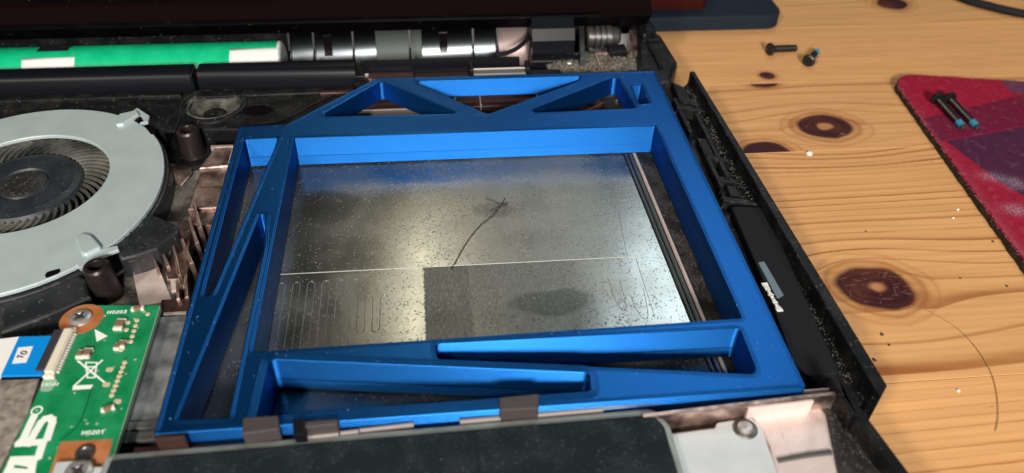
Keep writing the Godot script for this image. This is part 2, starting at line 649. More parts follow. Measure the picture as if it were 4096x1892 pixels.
# bare metal sheet under the drive bay: colour, and roughness and metalness where dust lies on it
func sheet_pictures() -> Array:
	var w := 980
	var h := 900
	var x0 := -15.0
	var z0 := 20.0
	var sx := 130.0
	var sz := 118.0
	var img := Image.create(w, h, false, Image.FORMAT_RGB8)
	var orm := Image.create(w, h, false, Image.FORMAT_RGB8)
	var cloud := noise(0.03, 31, 4)
	var grit := noise(0.9, 32, 2)
	var drawn := noise(0.2, 33, 2)
	# patches wiped clean or stained, as (centre, radii)
	var blobs := [
		[Vector2(25.5, 51.3), Vector2(9.0, 7.5), 0.8], [Vector2(21.2, 56.8), Vector2(7.0, 9.0), 0.6], [Vector2(32.3, 73.7), Vector2(10.0, 3.6), 0.55],
		[Vector2(81.3, 91.0), Vector2(10.5, 4.6), 0.85], [Vector2(69.6, 55.4), Vector2(5.5, 3.5), 0.5], [Vector2(20.9, 64.6), Vector2(9.0, 5.0), 0.5],
	]
	var patch_a := Vector2(50.5, 76.2)
	var patch_b := Vector2(61.5, 98.0)
	for y in h:
		for x in w:
			var p := Vector2(x0 + sx * (x + 0.5) / w, z0 + sz * (y + 0.5) / h)
			var lint := clampf((p.x - 45.0) / 40.0, 0.0, 1.0) * (1.0 - clampf((p.x - 96.0) / 7.0, 0.0, 1.0)) * (1.0 - 0.55 * clampf((p.y - 82.0) / 14.0, 0.0, 1.0))
			lint = 0.22 + 0.55 * lint + 0.25 * cloud.get_noise_2d(p.x * 2.0, p.y * 2.0)
			var clean := 0.0
			for b in blobs:
				var e: Vector2 = (p - b[0]) / b[1]
				clean = maxf(clean, (1.0 - smoothstep(0.75, 1.1, e.length() + 0.25 * cloud.get_noise_2d(p.x * 3.0, p.y * 3.0))) * b[2])
			var g := grit.get_noise_2d(x, y)
			var c := Color(0.265, 0.28, 0.262) * (1.0 + 0.1 * cloud.get_noise_2d(p.x, p.y * 3.0) + 0.05 * drawn.get_noise_2d(x * 0.15, y * 3.0))
			var rough := 0.19 + 0.15 * lint + 0.03 * cloud.get_noise_2d(p.x * 4.0, p.y)
			var metal := 1.0 - 0.6 * clampf(lint, 0.0, 1.0)
			c = c.lerp(Color(0.10, 0.11, 0.10), clean * 0.75)
			metal = lerpf(metal, 0.85, clean)
			if p.x > patch_a.x + 0.4 * drawn.get_noise_1d(p.y * 9.0) and p.y > patch_a.y:
				# a strip of old adhesive, then scuffed film out to the right
				var fade := 1.0 - smoothstep(patch_b.x - 0.2, patch_b.x + 0.2, p.x) * 0.22
				fade *= 1.0 - smoothstep(84.0, 96.0, p.x)
				c = c * (1.0 - fade * (0.62 - 0.5 * absf(drawn.get_noise_2d(p.x * 14.0, p.y * 1.2))))
				rough += 0.16 * fade
			c = c * (1.0 - 0.35 * clampf(g - 0.3, 0.0, 1.0))
			img.set_pixel(x, y, c.linear_to_srgb())
			orm.set_pixel(x, y, Color(1.0, clampf(rough, 0.0, 1.0), metal))
	var r := RandomNumberGenerator.new()
	r.seed = 5
	for i in 44000:
		var p := Vector2(r.randf() * w, r.randf() * h)
		var mm := x0 + sx * p.x / w
		var dens := 0.25 + 0.75 * clampf((mm - 40.0) / 35.0, 0.0, 1.0) * (1.0 - 0.8 * clampf((mm - 98.0) / 5.0, 0.0, 1.0))
		if r.randf() > dens or cloud.get_noise_2dv(p * 0.3) + r.randf_range(-0.2, 0.7) < 0.0:
			continue
		var a := r.randf() * TAU
		var bend := r.randf_range(-0.7, 0.7)
		var c := Color(0.34, 0.36, 0.33) if r.randf() < 0.6 else Color(0.05, 0.05, 0.045)
		for k in r.randi_range(1, 3):
			if p.x >= 0 and p.y >= 0 and p.x < w and p.y < h:
				img.set_pixel(int(p.x), int(p.y), c.linear_to_srgb())
				orm.set_pixel(int(p.x), int(p.y), Color(1.0, 0.8, 0.1))
			p += Vector2(cos(a), sin(a))
			a += bend
	return [tex(img), tex(orm)]


# one pass of the printer's nozzle after another, seen as fine diagonal grooves
func hatch_picture() -> ImageTexture:
	var img := Image.create(128, 128, false, Image.FORMAT_L8)
	for y in 128:
		for x in 128:
			var t := fposmod((x + y) / 16.0, 1.0)
			img.set_pixel(x, y, Color.from_hsv(0, 0, pow(absf(sin(t * PI)), 0.6)))
	return tex(img)


func mottle(size: int, a: Color, b: Color, freq: float, rnd_seed: int, gain := 1.5) -> ImageTexture:
	var img := Image.create(size, size, false, Image.FORMAT_RGB8)
	var nz := noise(freq, rnd_seed, 4)
	var fine := noise(0.7, rnd_seed + 1, 2)
	for y in size:
		for x in size:
			var k := 0.5 + nz.get_noise_2d(x, y) * gain * 0.5 + fine.get_noise_2d(x, y) * 0.14
			img.set_pixel(x, y, a.lerp(b, clampf(k, 0.0, 1.0)).linear_to_srgb())
	return tex(img)


func relief(size: int, freq: float, rnd_seed: int) -> ImageTexture:
	var img := Image.create(size, size, false, Image.FORMAT_L8)
	var nz := noise(freq, rnd_seed, 4)
	for y in size:
		for x in size:
			img.set_pixel(x, y, Color.from_hsv(0, 0, clampf(0.5 + nz.get_noise_2d(x, y) * 0.7, 0.0, 1.0)))
	return tex(img)


func make_materials() -> void:
	M.wood = scaled(mat(Color.WHITE, 0.5, 0.0, {"albedo_texture": wood_picture(), "metallic_specular": 0.22}), 230.0, 310.0, 100.0, -130.0)
	M.pad = scaled(mat(Color.WHITE, 0.9, 0.0, {"albedo_texture": pad_picture(), "metallic_specular": 0.2}), 128.0, 152.0, 205.0, -30.0)
	M.rubber = mat(Color(0.018, 0.016, 0.015), 0.85)
	var grain := relief(256, 0.35, 8)
	# blue filament: a satin, slightly pearly plastic
	M.blue = scaled(mat(Color(0.008, 0.100, 0.345), 0.31, 0.90, {"metallic_specular": 0.4, "heightmap_enabled": true, "heightmap_texture": hatch_picture(), "heightmap_scale": 0.003}), 6.0)
	M.blue_line = mat(M.blue.albedo_color.srgb_to_linear(), M.blue.roughness, M.blue.metallic)
	var sheet := sheet_pictures()
	var sm := ORMMaterial3D.new()
	sm.albedo_texture = sheet[0]
	sm.orm_texture = sheet[1]
	sm.heightmap_enabled = true
	sm.heightmap_texture = grain
	sm.heightmap_scale = 0.0006
	M.sheet = sm
	sm.uv1_scale = Vector3(100.0 / 130.0, 100.0 / 118.0, 1)
	sm.uv1_offset = Vector3(15.0 / 130.0, -20.0 / 118.0, 0)
	var dust := dusty(512, Color(0.006, 0.0066, 0.0078), Color(0.26, 0.26, 0.24), 1700, 420, 11, 0.055)
	M.black = scaled(mat(Color.WHITE, 0.42, 0.0, {"albedo_texture": dust, "metallic_specular": 0.3}), 70.0)
	M.black_clean = mat(Color(0.005, 0.006, 0.009), 0.38, 0.0, {"metallic_specular": 0.3})
	M.black_matt = mat(Color(0.011, 0.011, 0.014), 0.7, 0.0, {"metallic_specular": 0.3})
	M.black_gloss = mat(Color(0.005, 0.004, 0.005), 0.2, 0.0, {"metallic_specular": 0.2})
	M.dusty_grey = scaled(mat(Color.WHITE, 0.6, 0.25, {"albedo_texture": mottle(256, Color(0.08, 0.088, 0.095), Color(0.27, 0.285, 0.295), 0.015, 141, 1.6)}), 30.0)
	M.emboss = mat(Color(0.33, 0.345, 0.33), 0.34, 0.9)
	M.seam = mat(Color(0.36, 0.375, 0.35), 0.5, 0.4)  # pale and dull: the light line along the crease is put in as colour
	M.crinkle = scaled(mat(Color.WHITE, 0.5, 0.0, {"albedo_texture": dusty(256, Color(0.012, 0.012, 0.012), Color(0.3, 0.3, 0.28), 1500, 500, 41, 0.1), "heightmap_enabled": true, "heightmap_texture": grain, "heightmap_scale": 0.03}), 30.0)
	M.dusty_floor = scaled(mat(Color.WHITE, 0.75, 0.1, {"albedo_texture": dusty(512, Color(0.035, 0.034, 0.028), Color(0.33, 0.31, 0.27), 9000, 1500, 12, 0.55), "heightmap_enabled": true, "heightmap_texture": grain, "heightmap_scale": 0.02}), 60.0)
	# vapour-coated plastic: a coppery brown mirror, worn and dusty
	var worn := mottle(256, Color(0.11, 0.075, 0.066), Color(0.75, 0.55, 0.48), 0.02, 51, 1.8)
	M.copper = scaled(mat(Color.WHITE, 0.38, 0.85, {"albedo_texture": worn, "heightmap_enabled": true, "heightmap_texture": relief(256, 0.05, 61), "heightmap_scale": 0.01}), 40.0)
	M.copper_dark = mat(Color(0.085, 0.045, 0.04), 0.36, 0.6)
	M.pink = scaled(mat(Color(0.82, 0.69, 0.65), 0.5, 0.55, {"heightmap_enabled": true, "heightmap_texture": relief(256, 0.02, 62), "heightmap_scale": 0.02}), 40.0)  # paler copy of the copper coat; bright reflections partly put in the colour
	M.post = mat(Color(0.05, 0.04, 0.038), 0.38, 0.7)
	M.clip = mat(Color(0.05, 0.042, 0.044), 0.55)
	M.pink_dull = mat(Color(0.36, 0.28, 0.27), 0.45, 0.6)
	M.taupe = scaled(mat(Color.WHITE, 0.8, 0.0, {"albedo_texture": mottle(256, Color(0.10, 0.09, 0.078), Color(0.36, 0.32, 0.285), 0.04, 151, 1.3)}), 30.0)
	M.bright_edge = mat(Color(0.46, 0.40, 0.37), 0.45, 0.5)
	M.fan_plate = scaled(mat(Color.WHITE, 0.55, 0.35, {"albedo_texture": mottle(512, Color(0.45, 0.55, 0.57), Color(0.54, 0.645, 0.66), 0.012, 71, 1.2)}), 80.0)
	M.fan_black = scaled(mat(Color.WHITE, 0.45, 0.0, {"albedo_texture": dusty(256, Color(0.012, 0.014, 0.017), Color(0.2, 0.21, 0.2), 700, 120, 13, 0.08)}), 50.0)
	M.hub = scaled(mat(Color.WHITE, 0.42, 0.2, {"albedo_texture": dusty(256, Color(0.022, 0.028, 0.036), Color(0.16, 0.18, 0.2), 1200, 100, 14, 0.12)}), 50.0)
	M.blade = scaled(mat(Color.WHITE, 0.65, 0.0, {"albedo_texture": mottle(256, Color(0.02, 0.023, 0.022), Color(0.16, 0.16, 0.135), 0.012, 15, 2.4)}), 60.0)
	M.board = scaled(mat(Color.WHITE, 0.33, 0.0, {"albedo_texture": mottle(512, Color(0.0, 0.17, 0.05), Color(0.02, 0.29, 0.12), 0.015, 81, 1.3), "metallic_specular": 0.5}), 60.0)
	M.board_edge = mat(Color(0.24, 0.36, 0.24), 0.6)
	M.silk = mat(Color(0.80, 0.84, 0.80), 0.6)
	M.flux = mat(Color(0.25, 0.42, 0.30), 0.45)
	M.pad_copper = scaled(mat(Color.WHITE, 0.36, 0.35, {"albedo_texture": mottle(128, Color(0.52, 0.17, 0.05), Color(0.66, 0.27, 0.12), 0.03, 91)}), 20.0)
	M.gold = mat(Color(0.72, 0.60, 0.42), 0.4, 0.25)
	M.solder = mat(Color(0.80, 0.78, 0.72), 0.35, 0.3)
	M.steel = mat(Color(0.5, 0.49, 0.47), 0.4, 0.7)
	M.steel_dark = mat(Color(0.12, 0.12, 0.115), 0.4, 0.7)
	M.cap = mat(Color(0.20, 0.13, 0.075), 0.45)
	M.cream = mat(Color(0.72, 0.66, 0.54), 0.5)
	M.cyan = mat(Color(0.0, 0.24, 0.70), 0.4)
	M.white = mat(Color(0.78, 0.79, 0.78), 0.55)
	M.ink = mat(Color(0.03, 0.03, 0.04), 0.6)
	M.green = scaled(mat(Color.WHITE, 0.35, 0.0, {"albedo_texture": mottle(256, Color(0.0, 0.42, 0.18), Color(0.01, 0.52, 0.25), 0.03, 95)}), 60.0)
	M.red = mat(Color(0.6, 0.02, 0.08), 0.5)
	M.silver = mat(Color(0.115, 0.13, 0.14), 0.26, 1.0)
	M.zinc = mat(Color(0.085, 0.10, 0.098), 0.6, 0.6)
	M.silver_matt = mat(Color(0.40, 0.43, 0.42), 0.45, 1.0)
	M.rim = scaled(mat(Color.WHITE, 0.6, 0.3, {"albedo_texture": mottle(256, Color(0.26, 0.31, 0.295), Color(0.40, 0.45, 0.43), 0.03, 96)}), 60.0)
	M.foam = scaled(mat(Color.WHITE, 0.8, 0.0, {"metallic_specular": 0.25, "albedo_texture": dusty(512, Color(0.010, 0.015, 0.020), Color(0.10, 0.12, 0.13), 6500, 500, 17, 0.1), "heightmap_enabled": true, "heightmap_texture": grain, "heightmap_scale": 0.01}), 60.0)
	M.plate_white = scaled(mat(Color.WHITE, 0.5, 0.25, {"albedo_texture": mottle(256, Color(0.55, 0.60, 0.62), Color(0.63, 0.67, 0.685), 0.02, 97)}), 40.0)
	M.fluff = scaled(mat(Color.WHITE, 0.95, 0.0, {"albedo_texture": mottle(256, Color(0.04, 0.036, 0.03), Color(0.30, 0.275, 0.225), 0.05, 98, 1.8), "heightmap_enabled": true, "heightmap_texture": grain, "heightmap_scale": 0.05}), 14.0)
	M.fluff_dark = scaled(mat(Color.WHITE, 0.95, 0.0, {"albedo_texture": mottle(256, Color(0.008, 0.007, 0.006), Color(0.06, 0.048, 0.035), 0.05, 198, 1.6)}), 14.0)
	M.brass = mat(Color(0.75, 0.66, 0.42), 0.3, 1.0)
	M.navy = mat(Color(0.014, 0.022, 0.034), 0.6, 0.0, {"metallic_specular": 0.2})
	M.dark_red = mat(Color(0.035, 0.005, 0.004), 0.4, 0.0, {"metallic_specular": 0.25})
	M.screw_black = mat(Color(0.014, 0.014, 0.016), 0.36, 0.3)
	M.thread_blue = mat(Color(0.02, 0.22, 0.36), 0.6)
	M.hair = mat(Color(0.04, 0.028, 0.02), 0.45)
	M.pale_hair = mat(Color(0.30, 0.19, 0.09), 0.5)
	M.crumb = mat(Color(0.85, 0.83, 0.78), 0.8)
	M.dark_crumb = mat(Color(0.06, 0.04, 0.03), 0.8)
	M.lid = scaled(mat(Color.WHITE, 0.34, 0.0, {"metallic_specular": 0.1, "albedo_texture": dusty(512, Color(0.0025, 0.002, 0.0028), Color(0.2, 0.2, 0.2), 260, 60, 19, 0.008)}), 90.0)
	M.lid_brown = mat(Color(0.006, 0.003, 0.003), 0.4, 0.0, {"metallic_specular": 0.1})
	M.sticker = mat(Color(0.10, 0.15, 0.19), 0.4)
	M.cone = scaled(mat(Color.WHITE, 0.6, 0.0, {"albedo_texture": mottle(256, Color(0.012, 0.012, 0.011), Color(0.13, 0.13, 0.11), 0.02, 99, 1.4)}), 22.0)


func _ready() -> void:
	rng.seed = 2024
	cam_and_light()
	make_materials()
	build_table()
	build_laptop()
	build_lid()
	build_battery()
	build_fan()
	build_speaker()
	build_board()
	build_caddy()
	build_frame()
	build_bezel()
	build_small_things()


func build_table() -> void:
	var t := thing("table_top", "glossy pine table top of glued boards with dark knots, under everything", "table", V(150, 0, 20))
	var zs := [-330.0, -200.0, -64.3, -21.4, 21.5, 114.2, 200.0, 330.0]
	for i in zs.size() - 1:
		part("plank", geo(t).slab([[Vector2(-420, zs[i] + 0.06), Vector2(560, zs[i] + 0.06), Vector2(560, zs[i + 1] - 0.06), Vector2(-420, zs[i + 1] - 0.06)]], -22.0, 0.0, 0.12), M.wood, t)
	var p := thing("mouse_pad", "worn red and purple cloth mouse pad with rounded corner", "mouse pad", Vector3(230, 0, 40))
	var a := Vector2(221.7, -19.5)
	var b := Vector2(211.0, 86.4)
	var dirv := (b - a).normalized()
	var c0 := a - dirv * 1.5
	var outline := Geo.round_corners([c0, Vector2(275.3, -10.9), Vector2(420, -24), Vector2(420, 150), c0 + dirv * 172.0], [9.0, 0.0, 8.0, 8.0, 8.0], 10)
	# a cut edge is never quite straight: cloth and rubber wander apart a little
	var nz := noise(0.25, 44, 3)
	var cloth := []
	var rubber := []
	for i in outline.size():
		var u: Vector2 = outline[i]
		var w: Vector2 = outline[(i + 1) % outline.size()]
		var n := maxi(1, int((w - u).length() / 1.2))
		for k in n:
			var q := u.lerp(w, float(k) / n)
			cloth.append(q + Vector2(nz.get_noise_2dv(q * 2.0), nz.get_noise_2dv(q * 2.0 + Vector2(90, 0))) * 0.35)
			rubber.append(q + Vector2(nz.get_noise_2dv(q + Vector2(30, 0)), nz.get_noise_2dv(q + Vector2(60, 0))) * 0.45)
	part("rubber_base", geo(p).slab([rubber], 0.05, 2.3, 0.3), M.rubber, p)
	part("cloth_top", geo(p).slab([cloth], 2.3, 3.0, 0.3), M.pad, p)
	# worn threads standing out along the cut edge
	var mm := MultiMesh.new()
	mm.transform_format = MultiMesh.TRANSFORM_3D
	var fibre := BoxMesh.new()
	fibre.size = V(0.0009, 0.00006, 0.00007)
	mm.mesh = fibre
	mm.instance_count = 300
	for i in 300:
		var q := a + dirv * rng.randf_range(2.0, 118.0) + Vector2(dirv.y, -dirv.x) * rng.randfn(0.35, 0.45) * -1.0
		var o: Vector3 = V(q.x, 2.95 + rng.randf() * 0.25, q.y) - p.get_meta("base")
		mm.set_instance_transform(i, Transform3D(Basis(V(0.4 * rng.randf(), 1, 0.4 * rng.randf()).normalized(), rng.randf() * TAU) * Basis.from_scale(V(rng.randf_range(0.4, 1.4), 1, 1)), o * MM))
	var mi := MultiMeshInstance3D.new()
	mi.name = "frayed_threads"
	mi.multimesh = mm
	mi.material_override = mat(Color(0.30, 0.10, 0.14), 0.9)
	mi.set_meta("kind", "stuff")
	p.add_child(mi, true)


# a machine screw lying on its side; head towards one end
func screw(label: String, head: Vector3, tip: Vector3, tipped: bool, r := 1.15, head_r := 2.4) -> void:
	var t := thing("screw", label, "screw", Vector3(head.x, 0.0, head.z), "black machine screws taken out of the laptop")
	var d := tip - head
	var n := d.normalized()
	var l := d.length()
	part("head", geo(t).lathe([Vector2(0, -0.25), Vector2(0.55, -0.25), Vector2(0.75, -0.55), Vector2(head_r * 0.72, -0.6), Vector2(head_r * 0.95, -0.3), Vector2(head_r, 0.25), Vector2(head_r * 0.96, 0.7), Vector2(r, 0.95)], head, n, 24), M.screw_black, t)
	var g := geo(t)
	var s := n.cross(Vector3.UP).normalized()
	for k in 2:
		var w := s if k == 0 else s.cross(n)
		var o := head - n * (0.3 + k * 0.02)
		g.extrude([Vector2(-1.1, -0.16), Vector2(1.1, -0.16), Vector2(1.1, 0.16), Vector2(-1.1, 0.16)], o, w, w.cross(n), n * 0.15)
	part("cross_slot", g, M.black_matt, t)
	var prof := [Vector2(r * 0.88, 0.8)]
	var y := 1.4
	var end := l - (3.4 if tipped else 0.5)
	while y < end:
		prof.append(Vector2(r * 0.84, y))
		prof.append(Vector2(r, y + 0.22))
		y += 0.45
	prof.append(Vector2(r * 0.85, end))
	if not tipped:
		prof.append(Vector2(r * 0.6, l)); prof.append(Vector2(0, l))
	part("shank", geo(t).lathe(prof, head, n, 18, false), M.screw_black, t)
	if tipped:
		prof = [Vector2(r * 0.85, end)]
		y = end
		while y < l - 0.9:
			prof.append(Vector2(r * 0.98, y + 0.2))
			prof.append(Vector2(r * 0.9, y + 0.42))
			y += 0.45
		part("locking_patch", geo(t).lathe(prof, head, n, 18), M.thread_blue, t)
		part("tip", geo(t).lathe([Vector2(r * 0.8, y), Vector2(r * 0.7, l), Vector2(0, l)], head, n, 16), M.steel_dark, t)


func build_small_things() -> void:
	screw("short black screw lying level on bare wood, head to the left", Vector3(184.4, 2.2, -42.5), Vector3(196.1, 1.3, -44.5), false, 1.35, 2.5)
	screw("short black screw on bare wood, head towards viewer and blue tip away", Vector3(196.1, 2.2, -32.8), Vector3(203.3, 1.6, -41.6), true, 1.2, 2.4)
	screw("long black screw on mouse pad, nearer the pad's corner", Vector3(228.1, 5.0, 0.5), Vector3(228.6, 4.2, 17.6), true, 1.15, 2.3)
	screw("long black screw on mouse pad with the brighter blue tip, the inner one", Vector3(232.6, 5.0, 0.5), Vector3(233.4, 4.2, 17.9), true, 1.15, 2.3)
	var g := Geo.new(V(290, 0, -85))
	g.tube(curve([Vector3(278.7, 1.8, -100.9), Vector3(284.7, 1.8, -87.7), Vector3(288.3, 1.8, -81.1), Vector3(294.0, 1.8, -75.3), Vector3(300.1, 1.8, -70.4), Vector3(306.8, 1.8, -66.7), Vector3(322.3, 1.8, -60.3)], 8), 1.75, 14)
	single("cable", g, M.black_matt, "thin black cable lying across the wood at the far right", "cable")
	# the flat dark slab behind the laptop
	var t := thing("tablet", "dark slate slab with rounded corner lying behind the laptop hinge", "tablet", Vector3(175, 0, -85))
	var corner := Vector2(197.6, -63.1)
	part("body", geo(t).slab([Geo.round_corners([Vector2(90, -150), Vector2(corner.x, -150), corner, Vector2(90, corner.y)], [4.0, 8.0, 7.0, 4.0], 8)], 0.1, 6.0, 0.8), M.navy, t)
	var d := thing("red_case", "dark red glossy block resting on the slate slab at top edge", "case", Vector3(160, 6, -95))
	part("shell", geo(d).slab([Geo.round_corners([Vector2(138.1, -70.7), Vector2(166.1, -70.0), Vector2(179.7, -110.0), Vector2(145.6, -111.5)], 1.5)], 6.05, 15.0, 0.7), M.dark_red, d)
	# hairs and crumbs
	g = Geo.new(V(195, 0, 95))
	g.tube(curve([Vector3(174.4, 0.25, 90.7), Vector3(177.7, 0.25, 92.6), Vector3(182.0, 0.25, 98.5), Vector3(183.6, 0.25, 104.9), Vector3(183.2, 0.25, 112.6), Vector3(181.1, 0.25, 118.9), Vector3(177.7, 0.25, 125.3), Vector3(174.7, 0.25, 129.3)], 6), 0.09, 5)
	single("hair", g, M.pale_hair, "long pale hair curved on wood at lower right", "hair")
	g = Geo.new(V(60, 9, 60))
	g.tube(curve([Vector3(57.3, 9.45, 77.5), Vector3(59.0, 9.45, 73.9), Vector3(61.9, 9.45, 67.6), Vector3(65.4, 9.45, 62.0), Vector3(69.5, 9.45, 57.3), Vector3(72.3, 9.45, 52.8), Vector3(73.4, 9.45, 50.4)], 6), 0.10, 5)
	single("hair", g, M.hair, "dark hair curved over the bare metal in the blue frame", "hair")
	g = Geo.new(V(70, 9, 60))
	g.tube(curve([Vector3(68.1, 9.5, 49.9), Vector3(70.0, 9.5, 51.4), Vector3(72.8, 9.5, 53.4), Vector3(73.7, 9.5, 52.9)], 4), 0.1, 5)
	g.tube(curve([Vector3(68.7, 9.6, 55.8), Vector3(71.0, 9.6, 54.3), Vector3(74.0, 9.6, 52.4)], 4), 0.1, 5)
	single("lint", g, M.hair, "tuft of short dark fibres at the end of the hair", "lint")
	var crumbs := [
		[Vector3(174.5, 0, 23.1), 1.12, M.crumb, "round white crumb below the upper knot, largest of the crumbs"],
		[Vector3(208.0, 0, 53.9), 0.49, M.crumb, "white flake nearest the mouse pad's left edge"],
		[Vector3(204.6, 0, 57.5), 0.42, M.crumb, "small white flake just below a larger flake beside mouse pad"],
		[Vector3(172.4, 0, 117.8), 0.49, M.crumb, "white grain close to the pale hair on the wood"],
		[Vector3(175.9, 0, 61.4), 0.31, M.dark_crumb, "dark grain among straight rings left of the mouse pad"],
		[Vector3(193.1, 0, 81.9), 0.34, M.dark_crumb, "dark grain on wood right of the big lower knot"],
		[Vector3(204.0, 0, 85.8), 0.40, M.dark_crumb, "dark grain at right edge below the mouse pad"],
		[Vector3(210.5, 0, 68.4), 0.43, M.dark_crumb, "dark grain against the rubber edge of the mouse pad"],
		[Vector3(162.5, 0, 99.6), 0.50, M.dark_crumb, "dark fleck right of the black bezel, farthest of four"],
		[Vector3(162.7, 0, 103.0), 0.37, M.dark_crumb, "dark fleck right of the black bezel, second of four"],
		[Vector3(156.9, 0, 107.4), 0.56, M.dark_crumb, "longish dark fleck beside the black bezel corner, third of four"],
		[Vector3(153.2, 0, 113.2), 0.43, M.dark_crumb, "dark fleck beside black bezel corner, nearest of four"],
	]
	for c in crumbs:
		var o: Vector3 = c[0]
		g = Geo.new(o)
		var k := 0
		var prof := []
		for q in [Vector2(0, 0.9), Vector2(0.55, 0.72), Vector2(0.95, 0.35), Vector2(0.8, 0.06), Vector2(0, 0.05)]:
			prof.append(q * c[1])
			k += 1
		g.lathe(prof, o, V(rng.randf_range(-0.25, 0.25), 1, rng.randf_range(-0.25, 0.25)), 7, false)
		single("crumb", g, c[2], c[3], "crumb", "crumbs and grit on the table")


func build_frame() -> void:
	var t := thing("bay_insert", "bright blue printed plastic frame with triangular cut-outs filling the drive bay", "bay insert", V(63, 9.5, 64))
	var outer := Geo.round_corners([Vector2(0.0, 128.0), Vector2(126.5, 127.8), Vector2(126.6, 0.5), Vector2(37.8, -0.1), Vector2(13.4, 24.1), Vector2(0.0, 24.5)], [0.8, 0.6, 0.5, 0.8, 0.5, 0.6])
	var holes := [
		Geo.round_corners([Vector2(16.1, 31.4), Vector2(118.8, 31.9), Vector2(119.5, 108.2), Vector2(15.5, 109.1)], [0.3, 0.5, 0.4, 0.3]),
		Geo.round_corners([Vector2(2.5, 31.2), Vector2(11.5, 31.0), Vector2(11.2, 35.9), Vector2(4.2, 91.9), Vector2(2.6, 92.3)], [0.6, 0.4, 0.0, 0.9, 0.9]),
		Geo.round_corners([Vector2(11.1, 64.3), Vector2(12.5, 64.9), Vector2(13.6, 76.6), Vector2(13.1, 125.3), Vector2(3.8, 124.9)], [0.6, 0.7, 0.0, 0.5, 0.5]),
		Geo.round_corners([Vector2(19.1, 111.5), Vector2(83.3, 120.4), Vector2(83.0, 124.9), Vector2(23.3, 125.3), Vector2(18.3, 128.0)], [1.2, 1.0, 0.8, 0.5, 0.5], 5),
		Geo.round_corners([Vector2(52.5, 110.2), Vector2(118.0, 111.1), Vector2(117.8, 123.7), Vector2(53.1, 114.3)], [0.9, 0.8, 1.6, 0.9], 5),
		Geo.round_corners([Vector2(39.4, 1.9), Vector2(62.9, 21.7), Vector2(22.1, 20.7)], [1.3, 0.9, 1.2], 5),
		Geo.round_corners([Vector2(49.2, 2.0), Vector2(102.2, 2.0), Vector2(100.8, 5.4), Vector2(70.8, 22.6)], [0.9, 0.6, 0.0, 1.8], 5),
		Geo.round_corners([Vector2(113.3, 3.2), Vector2(115.4, 22.2), Vector2(81.6, 22.6)], [1.2, 0.8, 1.0], 5),
		Geo.round_corners([Vector2(117.2, 8.6), Vector2(120.1, 8.5), Vector2(120.0, 19.8), Vector2(116.9, 20.0)], 0.4),
	]
	var polys := [outer]
	polys.append_array(holes)
	part("lattice", geo(t).printed(polys, 12.8, 19.0, 17, 0.085, 0.16), M.blue, t)
	# the deeper front block; the truss at the back is only two thirds as thick
	var block := [[Vector2(0.0, 128.0), Vector2(126.5, 127.8), Vector2(126.5, 21.6), Vector2(0.2, 21.6)]]
	block.append_array(holes.slice(0, 5))
	part("lower_block", geo(t).printed(block, 9.7, 12.795, 9, 0.085, 0.085), M.blue, t)
	part("print_lines", geo(t).beads(polys, 18.985, 2, 0.4, 0.42, 0.06), M.blue_line, t)
	part("print_lines", geo(t).beads([outer, holes[3]], 18.99, 4, 0.4, 0.42, 0.075, 1), M.blue_line, t)
	# a few grains of dust and stray filament
	var mm := MultiMesh.new()
	mm.transform_format = MultiMesh.TRANSFORM_3D
	var grain := BoxMesh.new()
	grain.size = V(0.00022, 0.00008, 0.00014)
	mm.mesh = grain
	var spots := []
	while spots.size() < 200:
		var q := Vector2(rng.randf_range(0.0, 127.0), rng.randf_range(0.0, 129.0))
		if not Geometry2D.is_point_in_polygon(q, PackedVector2Array(outer)):
			continue
		var hit := false
		for h in holes:
			hit = hit or Geometry2D.is_point_in_polygon(q, PackedVector2Array(h))
		if not hit:
			spots.append(q)
	mm.instance_count = spots.size()
	for i in spots.size():
		var p: Vector3 = V(spots[i].x, 19.04, spots[i].y) - t.get_meta("base")
		mm.set_instance_transform(i, Transform3D(Basis(Vector3.UP, rng.randf() * TAU) * Basis.from_scale(Vector3.ONE * rng.randf_range(0.5, 1.3)), p * MM))
	var mi := MultiMeshInstance3D.new()
	mi.name = "dust"
	mi.multimesh = mm
	mi.material_override = mat(Color(0.16, 0.28, 0.45), 0.8)
	mi.set_meta("kind", "stuff")
	t.add_child(mi, true)


